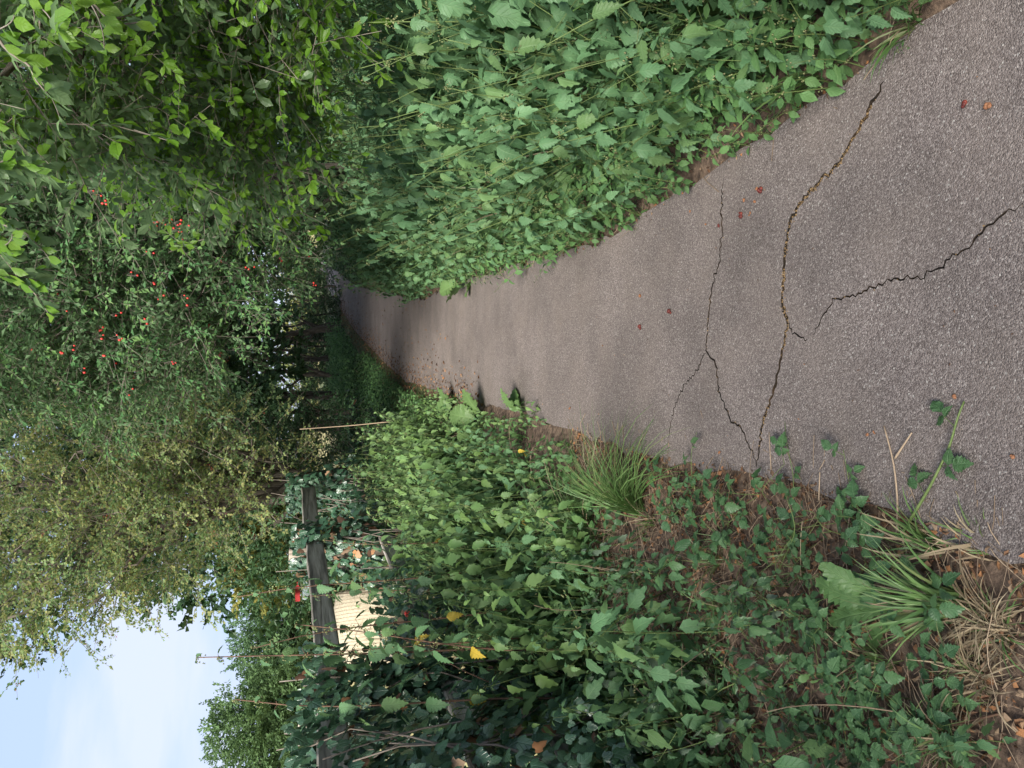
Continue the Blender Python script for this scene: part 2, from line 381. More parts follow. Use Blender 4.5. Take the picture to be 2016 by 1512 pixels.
M['litter'] = leaf_mat('litter', [(.05, .03, .022), (.10, .06, .04), (.16, .085, .045), (.08, .045, .03), (.24, .17, .11), (.30, .14, .06), (.06, .035, .025)], .15, .75, .2)
M['dry_stem'] = noise_mat('dry_stem', [(.10, .07, .05), (.22, .16, .11), (.34, .26, .18)], 25, .8, rvmix=.7)
M['grit'] = noise_mat('grit', [(.05, .035, .02), (.15, .095, .045), (.24, .16, .08), (.12, .09, .06)], 20, .9, bump=0, rvmix=.8)
M['asphalt'] = asphalt_mat()
M['crack'] = noise_mat('crack_dirt', [(.006, .005, .004), (.010, .008, .006), (.022, .014, .008), (.06, .036, .016)], 7, .95, bump=.8, bdist=.006, detail=8)
M['rail_wood'] = wood_mat('weathered_rail', (.11, .10, .086), (.28, .255, .22), (.43, .395, .345), axis=1)
M['post_wood'] = wood_mat('weathered_post', (.08, .07, .055), (.20, .17, .135), (.34, .29, .235), axis=2)
M['pale_wood'] = wood_mat('pale_plank', (.14, .13, .10), (.27, .25, .19), (.38, .35, .27), axis=1)
M['fruit_red'] = noise_mat('dark_fruit', [(.025, .006, .008), (.10, .02, .016), (.22, .05, .03)], 60, .5, bump=.5, bdist=.003)
M['fruit_orange'] = noise_mat('orange_seed', [(.12, .05, .025), (.22, .10, .05), (.08, .035, .02)], 50, .6, bump=.4, bdist=.002)
M['bale'] = noise_mat('hay_bale', [(.24, .205, .145), (.33, .29, .215), (.42, .375, .29)], 40, .9, (1, 1, .15), .6, .01)
M['red_paint'] = noise_mat('red_paint', [(.52, .045, .05), (.62, .07, .07)], 12, .45, bump=.1)
M['grey_panel'] = noise_mat('grey_panel', [(.34, .42, .45), (.42, .50, .53)], 6, .5, bump=.1)
M['rubber'] = noise_mat('rubber', [(.02, .02, .02), (.04, .04, .04)], 10, .8, bump=.1)

# ------------------------------------------------------------------ objects
def tag(o, label=None, cat=None, group=None, kind=None):
    if label: o['label'] = label
    if cat: o['category'] = cat
    if group: o['group'] = group
    if kind: o['kind'] = kind
    return o
def obj(name, me, parent=None, mat=None):
    o = bpy.data.objects.new(name, me); col.objects.link(o)
    if parent is not None: o.parent = parent
    if mat is not None: o.matrix_local = Matrix(mat.tolist()) if isinstance(mat, np.ndarray) else mat
    return o
def empty(name, loc=(0, 0, 0), rz=0.0, s=1.0, tilt=(0, 0)):
    e = bpy.data.objects.new(name, None); col.objects.link(e); e.empty_display_size = .05
    e.location = [float(q) for q in loc]; e.rotation_euler = (tilt[0], tilt[1], rz); e.scale = (s, s, s)
    return e
def rel(o, loc):
    """thing built in world coordinates: put its origin at loc"""
    me = o.data; me.transform(Matrix.Translation(-Vector([float(q) for q in loc]))); o.location = [float(q) for q in loc]; return o

# ------------------------------------------------------------------ ground and path
LY = [-3, 0, 1.3, 1.8, 2.3, 3, 3.8, 5, 7.5, 11.4, 14, 22, 35, 61, 90]
LX = [-.42, -.40, -.40, -.34, -.32, -.35, -.30, -.21, -.14, .05, .36, 1.5, 3.8, 8.6, 15]
RY = [-3, 0, 1.3, 2.1, 3, 3.7, 5.6, 7, 9.9, 14, 22, 35, 61, 90]
RX = [.97, .97, .95, .86, .80, .75, .89, 1.0, 1.1, 1.68, 2.8, 5.2, 10.1, 16.6]
def left_edge(y): return np.interp(y, LY, LX)
def right_edge(y): return np.interp(y, RY, RX)
def vnoise(x, y, s=1.0):
    x = np.asarray(x) * s; y = np.asarray(y) * s
    return (np.sin(x * 2.1 + 1.3 * np.sin(y * 1.7)) + np.sin(y * 2.9 + 1.1 * np.sin(x * 2.3 + 1)) + .5 * np.sin(x * 5.3 + y * 4.1)) / 2.5
def gz(x, y):
    x = np.asarray(x, float); y = np.asarray(y, float)
    dl = np.maximum(left_edge(y) - x, 0); dr = np.maximum(x - right_edge(y), 0)
    out_ = dl + dr
    k = np.clip(out_ / .25, 0, 1)
    z = -0.035 * (1 - k) + k * (0.012 + .022 * vnoise(x, y, 2.0) + .012 * vnoise(x + 4, y, 7.0))
    z = z + .10 * np.clip(dr / 1.2, 0, 1) + .05 * np.clip(dl / .5, 0, 1) - .22 * np.clip((dl - 1.6) / 2.5, 0, 1)
    return z
xs = np.unique(np.r_[np.arange(-4, 4.01, .1), np.linspace(-30, -4, 40), np.linspace(4, 30, 40), [-900, -400, -200, -100, -60, 60, 100, 200, 400, 900]])
ys = np.unique(np.r_[np.arange(-3, 14, .1), np.linspace(14, 40, 60), np.linspace(40, 100, 30), [-900, -300, -100, -40, -20, -10, -6, 140, 200, 400, 900, 1500]])
XX, YY = np.meshgrid(xs, ys)
V = np.stack([XX, YY, gz(XX, YY)], -1).reshape(-1, 3)
nx, ny = len(xs), len(ys)
ii = (np.arange(ny - 1)[:, None] * nx + np.arange(nx - 1)[None]).ravel()
a = Acc()
fcs = np.concatenate([np.stack([ii, ii + 1, ii + nx + 1], 1), np.stack([ii, ii + nx + 1, ii + nx], 1)])
a.add(V, fcs)
cx = V[fcs][:, :, 0].mean(1); cyv = V[fcs][:, :, 1].mean(1)
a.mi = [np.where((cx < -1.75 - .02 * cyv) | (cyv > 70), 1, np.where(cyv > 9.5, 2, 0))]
ground = obj('ground', a.mesh('ground', [M['soil'], M['field_soil'], M['shade_soil']]))
tag(ground, 'bare brown soil of the verges running into a dry pale field', 'ground', kind='structure')

def jag(pts, amp, step):
    pts = np.asarray(pts, float)[:, :2]; o = []
    for p, q in zip(pts[:-1], pts[1:]):
        n = max(1, int(np.linalg.norm(q - p) / step)); d = (q - p); nn = np.array([-d[1], d[0]]) / (np.linalg.norm(d) + 1e-9)
        for i in range(n):
            o.append(p + d * i / n + nn * rng.normal() * amp)
    o.append(pts[-1]); return np.array(o)
cracks_px = [
    ([(1490, 920), (1500, 840), (1530, 740), (1537, 710), (1550, 640), (1540, 590), (1545, 500), (1555, 440), (1575, 400), (1610, 360), (1650, 325), (1680, 270), (1710, 220), (1740, 160)], .0066),
    ([(1492, 915), (1480, 890), (1455, 835), (1440, 830), (1435, 815), (1415, 770), (1410, 720), (1390, 690), (1395, 620), (1400, 570), (1415, 520), (1422, 460), (1420, 400), (1425, 350)], .0038),
    ([(2016, 403), (1960, 430), (1900, 490), (1870, 510), (1820, 545), (1760, 548), (1690, 580), (1640, 590), (1620, 625), (1600, 660)], .0026),
    ([(1388, 693), (1375, 725), (1340, 770), (1325, 810), (1315, 862)], .003),
    ([(1537, 600), (1560, 655), (1590, 668)], .0025),
]
PZ = 0.012
crack_polys = []
for px, w in cracks_px:
    g = np.array([G(x, y, PZ) for x, y in px]); l = jag(g, .0042, .011)
    d = nrm(np.gradient(l, axis=0)); nn = np.stack([-d[:, 1], d[:, 0]], 1)
    t = np.linspace(0, 1, len(l)); ww = w * (.55 + .5 * np.abs(vnoise(t * 9, t * 4 + w * 900)) + .35 * rng.random(len(l))) * np.minimum(1, np.minimum(t, 1 - t) * 14 + .25)
    crack_polys.append(np.concatenate([l + nn * ww[:, None], (l - nn * ww[:, None])[::-1]]))
yl = np.r_[np.arange(-3, 12, .09), np.arange(12, 88, .6)]
lft = np.stack([left_edge(yl) + .018 * vnoise(yl * 3, yl * 0 + 2, 2.5) + .012 * rng.normal(size=len(yl)) * (yl < 12), yl], 1)
rgt = np.stack([right_edge(yl) + .02 * vnoise(yl * 3, yl * 0 + 9, 2.5) + .012 * rng.normal(size=len(yl)) * (yl < 12), yl], 1)
bound = np.concatenate([lft, rgt[::-1]])
inner = np.array([(left_edge(y) * (1 - u) + right_edge(y) * u, y) for y in np.arange(-2.8, 11, .3) for u in (.2, .4, .6, .8)])
inner = inner + rng.normal(size=inner.shape) * .02
vs = []; es = []
for poly in [bound] + crack_polys:
    k0 = len(vs); vs += [Vector((float(q[0]), float(q[1]))) for q in poly]; n = len(poly)
    es += [(k0 + i, k0 + (i + 1) % n) for i in range(n)]
vs += [Vector((float(q[0]), float(q[1]))) for q in inner]
cv, ce, cf, *_ = delaunay_2d_cdt(vs, es, [], 0, 1e-6)
cv = np.array([(q[0], q[1]) for q in cv]); cf = np.array([f for f in cf if len(f) == 3])
def inside(poly, p):
    x, y = p[:, 0][:, None], p[:, 1][:, None]; a_ = poly; b_ = np.roll(poly, -1, 0)
    c = ((a_[:, 1] > y) != (b_[:, 1] > y)) & (x < (b_[:, 0] - a_[:, 0]) * (y - a_[:, 1]) / (b_[:, 1] - a_[:, 1] + 1e-15) + a_[:, 0])
    return c.sum(1) % 2 == 1
cen = cv[cf].mean(1)
inb = inside(bound, cen)
inc = np.zeros(len(cf), bool)
for q in crack_polys:
    mn, mx_ = q.min(0), q.max(0); sel = np.where(((cen > mn) & (cen < mx_)).all(1))[0]
    if len(sel): inc[sel] |= inside(q, cen[sel])
top = cf[inb & ~inc]; bot = cf[inb & inc]
nv = len(cv)
Vt = np.c_[cv, np.full(nv, PZ)]; Vb = np.c_[cv, np.full(nv, PZ - .024)]
a = Acc(); a.add(np.concatenate([Vt, Vb]), np.concatenate([top, bot + nv]))
mi = np.r_[np.zeros(len(top)), np.ones(len(bot))]
tset = {}
for f in top:
    for i in range(3): tset[(f[i], f[(i + 1) % 3])] = 1
wl = []
for f in bot:
    for i in range(3):
        e = (f[i], f[(i + 1) % 3])
        if (e[1], e[0]) in tset: wl += [(e[0], e[1], e[1] + nv), (e[0], e[1] + nv, e[0] + nv)]
nbd = len(bound)
for i in range(nbd):
    j = (i + 1) % nbd; wl += [(j, i, i + nv), (j, i + nv, j + nv)]
a.f.append(np.array(wl)); a.mi = [np.r_[mi, np.full(len(wl) - 2 * nbd, 1), np.full(2 * nbd, 0)].astype(int)]
path = obj('asphalt_path', a.mesh('asphalt_path', [M['asphalt'], M['crack']], smooth=False))
tag(path, 'narrow worn grey asphalt footpath with jagged cracks curving away to the right', 'path', kind='structure')

# ------------------------------------------------------------------ trees and bushes
def spray(L, nl, ll, T, seed, droop=.15, spread=1.0, jit=.35, berries=0, br=.0085):
    """a leafy twig along +Y; returns leaf, twig and berry templates"""
    r = np.random.default_rng(seed)
    la, ta, ba = Acc(), Acc(), Acc()
    t = np.linspace(0, 1, 5)
    tw = np.stack([.06 * L * np.sin(t * 3 + seed), t * L, -droop * L * t ** 2], 1)
    tube(ta, tw[::2], np.linspace(.0022, .0009, 3) * (L / .35), 3, cap=False)
    ends = [(tw, 1.0)]
    for k in range(3):
        b0 = .25 + .2 * k; p0 = np.array([np.interp(b0, t, tw[:, q]) for q in range(3)])
        d = nrm(np.array([(-1) ** k * r.uniform(.5, 1), r.uniform(.4, .9), r.normal() * .3])) * L * .42
        pl = np.linspace(0, 1, 4)[:, None] * d + p0; ends.append((pl, .5)); tube(ta, pl[::3], np.linspace(.0013, .0007, 2) * (L / .35), 3, cap=False)
    per = max(1, nl // 4)
    for pl, w in ends:
        k = per if w < 1 else nl - 3 * per
        q = np.sort(r.uniform(.08, 1, k)); pos = np.stack([np.interp(q, np.linspace(0, 1, len(pl)), pl[:, c]) for c in range(3)], 1)
        ax = nrm(pl[-1] - pl[0]); sd_ = nrm(np.cross(ax, [0, 0, 1]))
        sg = np.where(np.arange(k) % 2, 1, -1)[:, None]
        d = ax * r.uniform(.3, .9, (k, 1)) + sd_ * sg * spread * r.uniform(.5, 1, (k, 1)) + r.normal(size=(k, 3)) * jit
        zz = np.array([0, 0, 1.0]) + r.normal(size=(k, 3)) * jit * 1.3
        la.inst(T, frames(d, zz), pos, ll * r.uniform(.65, 1.15, k), r.uniform(0, .5, k))
    for _ in range(berries):
        c = tw[3] + r.normal(size=3) * np.array([.022, .022, .014]); c[2] -= .025
        (bead if br < .006 else ico)(ba, c, br * r.uniform(.8, 1.25), rv=r.random())
    return la.T(), ta.T(), (ba.T() if berries else None)

def bead(acc, c, r, rv=.5):
    acc.add(np.array([(0, 0, 1.0), (.94, 0, -.33), (-.47, .82, -.33), (-.47, -.82, -.33)]) * r + np.asarray(c), [(0, 1, 2), (0, 2, 3), (0, 3, 1), (1, 3, 2)], rv)
def ico(acc, c, r, rv=.5, mi=0, sq=(1, 1, 1)):
    p = (1 + 5 ** .5) / 2
    v = np.array([(-1, p, 0), (1, p, 0), (-1, -p, 0), (1, -p, 0), (0, -1, p), (0, 1, p), (0, -1, -p), (0, 1, -p), (p, 0, -1), (p, 0, 1), (-p, 0, -1), (-p, 0, 1)]) / math.sqrt(1 + p * p)
    f = [(0, 11, 5), (0, 5, 1), (0, 1, 7), (0, 7, 10), (0, 10, 11), (1, 5, 9), (5, 11, 4), (11, 10, 2), (10, 7, 6), (7, 1, 8), (3, 9, 4), (3, 4, 2), (3, 2, 6), (3, 6, 8), (3, 8, 9), (4, 9, 5), (2, 4, 11), (6, 2, 10), (8, 6, 7), (9, 8, 1)]
    acc.add(v * r * np.array(sq) + np.asarray(c), f, rv)

def tree(name, label, cat, base, blobs, sprays, dens, leafm, trunk_r=.09, trunk_h=1.6, berry_p=0.0, group=None, up=.25, out=.7, shell=.55, twig=True, extra=(), leafpart='foliage', berry_m='haw_berry', lean=(0, 0), pull=.25):
    """blobs: (centre, radii). sprays are spread through the blobs, denser to the outside"""
    base = np.asarray(base, float)
    root = empty(name, base); tag(root, label, cat, group)
    B = base
    ta, la, wa, ba = Acc(), Acc(), Acc(), Acc()
    tt = np.array([lean[0], lean[1], trunk_h])
    tube(ta, curve((0, 0, -.15), tt, (.05, .04, 0), 6, .02), np.linspace(trunk_r * 1.25, trunk_r * .75, 6), 8)
    allp = []; alld = []
    for c, rad in blobs:
        c = np.asarray(c, float) - B; rad = np.asarray(rad, float) * np.ones(3)
        L = np.linalg.norm(c - tt)
        lim = curve(tt * rng.uniform(.6, 1), c + np.array([0, 0, rad[2] * .2]), np.array([0, 0, .12 * L]), 8, .03 * L)
        rr = trunk_r * .5
        tube(ta, lim, np.linspace(rr, rr * .25, 8), 6)
        n = int(dens * 4.19 * (rad[0] * rad[1] + rad[1] * rad[2] + rad[0] * rad[2]) / 3)
        d = rand_dirs(n); s_ = shell + (1 - shell) * rng.random(n) ** .6
        lump = 1 + .16 * vnoise(d[:, 0] * 3 + c[0], d[:, 1] * 3 + d[:, 2] * 2, 1.3)
        p = c + d * rad * (s_ * lump)[:, None]
        keep = vnoise(p[:, 0] * 2 + p[:, 2], p[:, 1] * 2 - p[:, 2], 1.1) > -.62
        p = p[keep]; d = d[keep]
        allp.append(p); alld.append(d * out + np.array([0, 0, up]))
        nb = max(3, n // 14)
        for q in p[:nb]:
            s0 = lim[rng.integers(3, 8)]
            tube(wa, curve(s0, q, rng.normal(size=3) * .06 * np.linalg.norm(q - s0), 5), np.linspace(.009, .003, 5) * (trunk_r / .09), 3, cap=False)
    for (p, d) in extra:
        allp.append(np.asarray(p, float) - B); alld.append(np.asarray(d, float))
    p = np.concatenate(allp); d = np.concatenate(alld)
    d = nrm(d + rng.normal(size=d.shape) * .45)
    z = np.array([0, 0, 1.0]) + rng.normal(size=d.shape) * .35
    R = frames(d, z); which = rng.integers(0, len(sprays), len(p)); sc = rng.uniform(.75, 1.25, len(p)); rv = rng.random(len(p))
    for k, (lt, tw, bt) in enumerate(sprays):
        s = which == k; loc = p[s] - d[s] * pull * .35
        la.inst(lt, R[s], loc, sc[s], rv[s] * .6)
        if twig: wa.inst(tw, R[s], loc, sc[s], rv[s])
        if bt is not None and berry_p:
            m_ = s & (rng.random(len(p)) < berry_p); ba.inst(bt, R[m_], p[m_] - d[m_] * pull * .35, 1.0 + 0 * sc[m_], rv[m_])
    obj('trunk', ta.mesh('trunk', M['bark']), root)
    if wa.n: tag(obj('twigs', wa.mesh('twigs', M['twig']), root), kind='stuff')
    tag(obj(leafpart, la.mesh('foliage', leafm, smooth=False), root), kind='stuff')
    if ba.n: tag(obj('berries', ba.mesh('berries', M[berry_m]), root), kind='stuff')
    return root, (p + B, d, R, sc)

def blob(x, y, Y, r, k=(1, 1, 1)): return (P(x, y, Y), np.array(k) * r)

haw_sprays = [spray(.42, 46, .035, TINYR, s, .1, berries=7, br=.0055) for s in range(5)]
rose_sprays = [spray(.36, 32, .047, TINY, 20 + s, .25, berries=3) for s in range(5)]
shade_sprays = [spray(.6, 34, .085, TINY, 40 + s, .2) for s in range(4)]
big_sprays = [spray(.95, 36, .175, TINYR, 44 + s, .2) for s in range(4)]
far_sprays = [spray(1.0, 40, .16, TINY, 60 + s, .1) for s in range(4)]

# big hawthorn behind the fence, left of the path
HY = 8.6
hb = [blob(60, 1000, HY, 1.0), blob(-140, 960, HY, 1.2), blob(190, 890, HY, .95), blob(240, 1030, HY, .85), blob(370, 950, HY, .75), blob(110, 1140, HY, .72), blob(290, 1110, HY, .48),
      blob(450, 1010, HY, .42), blob(470, 880, HY + .3, .6), blob(20, 1220, HY, .40), blob(330, 840, HY + .4, .8), blob(540, 930, HY + .6, .5), blob(-120, 1180, HY, .7), blob(180, 1200, HY, .32)]
ex = []
def shoot(x0, y0, x1, y1, Y, n):
    p0, p1 = P(x0, y0, Y), P(x1, y1, Y); return np.linspace(p0, p1, n), np.tile(nrm(p1 - p0), (n, 1))
for q in [(60, 1200, 30, 1315, HY, 8), (110, 1190, 170, 1275, HY, 7), (0, 1230, 20, 1260, HY, 4), (330, 1120, 400, 1200, HY, 6), (290, 1120, 310, 1200, HY, 5), (420, 1040, 380, 1110, HY, 5), (240, 1140, 260, 1210, HY, 4), (430, 1040, 440, 1100, HY, 4)]:
    ex.append(shoot(*q))
tree('hawthorn_tree', 'tall hawthorn behind the fence with yellowing leaves and red haws', 'tree', (-1.15, 9.3, gz(-1.15, 9.3)), hb, haw_sprays, 50, M['haw'], .11, 1.7, .10, extra=ex, shell=.35, berry_m='haw_fruit')

# wild rose / thorn bush with bright hips arching over the path from the right
RY_ = 6.6
rb = [blob(170, 600, RY_, .72), blob(300, 480, RY_, .7), blob(400, 610, RY_, .5), blob(310, 710, RY_ + .3, .5), blob(480, 490, RY_, .46), blob(560, 520, RY_ + .4, .27), blob(150, 440, RY_, .55), blob(70, 700, RY_ + .4, .6),
      blob(40, 560, RY_ + .4, .6), blob(-100, 600, RY_, 1.0), blob(400, 400, RY_ - .2, .38), blob(-90, 350, RY_, .8), blob(230, 780, RY_ + .8, .4), blob(560, 430, RY_ + .2, .3)]
rose_root, _ = tree('rose_bush', 'arching wild rose bush with scarlet hips overhanging the path', 'bush', (2.1, 7.6, gz(2.1, 7.6)), rb, rose_sprays, 120, M['rose'], .06, 1.4, .025, shell=.35)

for (x, y, k_) in [(185, 380, 5), (203, 402, 4), (235, 425, 2), (310, 440, 6), (322, 436, 5), (350, 456, 6), (357, 440, 4), (335, 432, 3), (265, 542, 3), (305, 553, 2), (318, 585, 2), (233, 620, 2), (372, 585, 3), (295, 505, 3), (230, 665, 3), (200, 668, 2), (150, 685, 2), (338, 715, 3), (170, 725, 2), (210, 705, 2), (260, 770, 2), (130, 610, 1), (295, 630, 2)]:
    c = P(x, y, RY_ - .78 + rng.normal() * .05) - np.array(rose_root.location); a = Acc()
    for _ in range(k_):
        q = rng.normal(size=3) * .02; ico(a, q, .0078 * rng.uniform(.75, 1.2), sq=(1, 1, 1.3)); tube(a, curve(q, (0, 0, .05), rng.normal(size=3) * .006, 4), .0012, 3, mi=1, cap=False)
    o = obj('hip_cluster', a.mesh('hips', [M['haw_berry'], M['twig']]), rose_root); o.location = [float(z) for z in c]
# tunnel of dark trees further along
dk = [
    ('left of the path inside the tunnel, nearest to the fence', (-1.9, 13.0), [((-1.3, 13.2, 3.6), (1.7, 1.6, 1.7)), ((-2.2, 13.6, 6.2), (2.2, 2, 2)), ((.0, 13.8, 4.6), (1.5, 1.6, 1.3)), ((-2.4, 12.8, 1.7), (1.1, 1.0, 1.2)), ((-1.0, 14.4, 2.6), (1.0, 1.0, .9))]),
    ('right of the path just past the nettles', (3.0, 12.0), [((2.9, 11.6, 3.0), (1.3, 1.5, 1.9)), ((3.0, 12.2, 5.6), (2.2, 2.2, 2)), ((1.6, 13.4, 4.7), (1.5, 1.6, 1.2)), ((4.4, 10.6, 2.4), (1.5, 1.5, 2)), ((2.6, 11.0, 1.3), (.7, .9, .9))]),
    ('middle of the tunnel on its left side', (-1.0, 18.0), [((-.4, 18, 3.9), (2.2, 1.8, 1.8)), ((-2, 18.5, 7.4), (3, 2.5, 2.5)), ((1.4, 18.2, 4.7), (1.9, 1.7, 1.5)), ((-3, 17.6, 3.6), (1.8, 1.6, 1.9)), ((-3.6, 17, 1.5), (1.4, 1.2, 1.5)), ((.2, 17.6, 2.7), (1.1, .9, .8))]),
    ('middle of the tunnel on its right side', (5.2, 18.0), [((5, 17.6, 3.0), (1.9, 1.9, 2.6)), ((5, 18.5, 7), (3, 2.5, 2.5)), ((3, 19.4, 5.2), (1.8, 1.8, 1.6)), ((6.8, 16.5, 3), (2, 2, 2.6)), ((4.4, 15.2, 1.7), (1.2, 1.2, 1.6))]),
    ('far end of the tunnel behind the dark trunks', (-.4, 25), [((.4, 24, 4.4), (2.8, 2, 2.0)), ((-3.4, 24, 4.6), (3, 2.2, 2.6)), ((-1.5, 25.5, 8.6), (4.5, 3, 3)), ((3.0, 25.4, 5.6), (2.4, 2, 2.0)), ((-4.4, 22, 1.8), (1.8, 1.5, 1.8)), ((1.6, 23.4, 3.1), (1.6, 1.2, 1.0))]),
    ('far right side where the path bends out of sight', (9.2, 27), [((8.6, 26, 3.6), (3, 2.6, 3.4)), ((8, 27.5, 8.6), (4, 3, 3)), ((11.5, 24, 4), (3, 3, 3.6)), ((6.0, 29, 5.4), (2.4, 2.2, 2.0))]),
    ('closing the tunnel far behind the others', (2.0, 36), [((3.5, 36, 6.2), (3.4, 2.6, 3.0)), ((-1.0, 36, 5.6), (3.4, 2.6, 3.0)), ((7.5, 37, 6.5), (3.2, 2.6, 3.2)), ((-6, 36, 5.0), (3.6, 2.6, 3.4)), ((3, 37, 11), (7, 3, 3.4)), ((4.2, 33, 3.7), (2.6, 1.8, 1.7)), ((.4, 33, 3.8), (2.6, 1.8, 1.5)), ((8.2, 34, 3.8), (2.6, 1.8, 1.8)), ((-3.4, 33, 3.6), (2.6, 1.8, 1.7))]),
    ('overhead behind the scarlet hips', (3.6, 9.4), [((2.4, 9.4, 5.0), (2.0, 1.6, 1.3)), ((4.0, 9.2, 3.4), (1.6, 1.5, 1.8)), ((.9, 10.2, 5.6), (1.5, 1.4, 1.0)), ((4.6, 8.4, 5.4), (2, 2, 1.6)), ((2.9, 9.0, 2.0), (.8, .8, .9)), ((1.8, 10.4, 3.6), (1.0, .9, .8)), ((2.6, 10.6, 2.6), (1.0, .9, .9))]),
]
for lab, b, bl in dk:
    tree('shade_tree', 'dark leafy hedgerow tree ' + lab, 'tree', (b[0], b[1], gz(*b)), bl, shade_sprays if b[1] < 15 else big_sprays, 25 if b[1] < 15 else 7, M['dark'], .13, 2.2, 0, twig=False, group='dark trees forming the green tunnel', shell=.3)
tb = [(P(628 + 10 * rng.normal(), 560 + 26 * k, 30 + rng.normal()), np.array([.95, .8, .7 + .3 * rng.random()])) for k in range(12)]
tree('thicket_bush', 'dim thicket behind the thin trunks closing the tunnel', 'bush', (0, 30, gz(0, 30)), tb, shade_sprays, 15, M['dark'], .03, .3, 0, shell=.3)
# extra bare trunks standing against the light gap
for i, (px, Y, r_) in enumerate([(565, 34, .06), (583, 32, .045), (600, 35, .07), (612, 31, .04), (630, 29, .05), (646, 27, .12), (655, 31, .05), (668, 33, .06), (681, 29, .04), (697, 27, .08), (709, 31, .05), (722, 28, .045), (738, 25, .08), (757, 24, .05), (778, 20, .06), (803, 18, .07)]):
    b = P(650, px, Y); b[2] = float(gz(b[0], b[1])); a = Acc(); ln = rng.normal(size=2) * np.array([.5, .4])
    main = curve((0, 0, -.1), (ln[0], ln[1], 4.6), (rng.normal() * .2, rng.normal() * .1, 0), 11, .05)
    tube(a, main, np.linspace(r_ * 1.15, r_ * .5, 11), 7)
    for k in range(7):
        q = main[rng.integers(2, 8)]; tube(a, curve(q, q + np.array([rng.normal() * .7, rng.normal() * .5, rng.uniform(.2, 1.2)]), (0, 0, .1), 6, .04), np.linspace(r_ * .45, r_ * .1, 6), 4)
    o = obj('bare_trunk', a.mesh('bare_trunk', M['bark'])); o.location = b
    tag(o, 'thin dark tree trunk standing before the light gap at the tunnel end', 'trunk', 'thin trunks at the end of the tunnel')

# near tree on the right with fresh green leaves hanging into the frame
PLUM = [leaf(3, w_obov, 0, .22, d, .1, seed=k, wave=.08) for k, d in enumerate((.3, .7, 1.0))]
plum_sprays = [spray(.34, 24, .06, PLUM[s % 3], 80 + s, .3, jit=.3) for s in range(6)]
pb = [blob(60, 40, 3.3, .42), blob(220, 90, 3.6, .46), blob(330, 190, 3.9, .42), blob(460, 120, 3.7, .42), blob(470, 300, 4.2, .36), blob(515, 230, 4.2, .33), blob(530, 60, 3.8, .36), blob(250, 290, 4.2, .32), blob(360, 330, 4.4, .25),
      blob(515, 370, 4.6, .2), blob(420, 400, 4.6, .2), blob(160, 200, 3.4, .3), blob(20, 180, 3.0, .28), blob(-150, 60, 3.2, .6), blob(300, -120, 3.4, .6), blob(480, -120, 3.6, .5)]
exs = [shoot(-60, 300, 60, 330, 2.6, 6), shoot(-60, 400, 70, 470, 2.6, 7), shoot(-60, 520, 60, 560, 2.6, 5), shoot(-60, 450, 20, 520, 2.5, 5), shoot(20, -40, 170, 60, 1.9, 6), shoot(-40, 40, 110, 190, 2.0, 7), shoot(80, -40, 260, 30, 2.1, 6)]
plum_root, _ = tree('plum_tree', 'bright green broad-leaved tree leaning in at the near right', 'tree', (3.4, 4.2, gz(3.4, 4.2)), pb, plum_sprays, 84, M['plum'], .08, 1.5, 0, shell=.55)
# leaves near enough to pick out one by one
PLM = []
for t_ in PLUM:
    a = Acc(); a.add(t_['v'], t_['f'], 0.0, t_['lc']); PLM.append(a.mesh('plum_leaf', M['plum']))
po = np.array(plum_root.location); npl = 0
for pts_, dd_ in exs:
    pts_ = smooth_path(pts_ + rng.normal(size=pts_.shape) * .015, 14) - po; d_ = nrm(pts_[-1] - pts_[0]); a = Acc(); tube(a, pts_, np.linspace(.005, .0018, 14), 5)
    side = nrm(np.cross(d_, [0, 0, 1.0]))
    twl = [(pts_, 22)]
    for q in (3, 6, 9):
        e_ = nrm(d_ * .6 + side * rng.choice([-1, 1]) * .8 + rng.normal(size=3) * .3) * .16; t2 = curve(pts_[q], pts_[q] + e_, (0, 0, -.01), 6); tube(a, t2, np.linspace(.0022, .001, 6), 4); twl.append((t2, 7))
    obj('branch', a.mesh('branch', M['twig']), plum_root)
    for tp, nl_ in twl:
        for i in range(nl_):
            q = (i + rng.random()) / nl_; p_ = np.array([np.interp(q, np.linspace(0, 1, len(tp)), tp[:, c]) for c in range(3)]); ax = nrm(tp[-1] - tp[0]); sd_ = nrm(np.cross(ax, [0, 0, 1.0])) * (1 if i % 2 else -1)
            ld = nrm(ax * rng.uniform(.3, 1) + sd_ * rng.uniform(.4, 1) + rng.normal(size=3) * .3 + np.array([0, 0, -.25])); z_ = np.array([0, 0, 1.0]) + rng.normal(size=3) * .35
            mm = np.eye(4); mm[:3, :3] = frames(ld[None], z_[None])[0] * rng.uniform(.04, .068); mm[:3, 3] = p_; obj('leaf', PLM[npl % 3], plum_root, mm); npl += 1
# unseen tree added behind the walker to shade the near verge and path
over2 = [((-2.3, -2.2, 3.2), (1.0, 1.2, .9)), ((-3.3, -1.8, 3.1), (1.1, 1.3, 1.0)), ((-2.9, -3.2, 4.3), (1.3, 1.2, .9)), ((-1.0, -2.9, 3.5), (1.2, 1.0, .8)), ((.2, -3.1, 3.5), (1.0, 1.0, .7))]
tree('unseen_shading_tree', 'unseen leafy tree added left behind the walker to shade the near verge', 'tree', (-3.2, -2.6, gz(-3.2, -2.6)), [(np.array(c), np.array(r)) for c, r in over2], shade_sprays, 16, M['plum'], .1, 2.2, 0, shell=.2, twig=False)

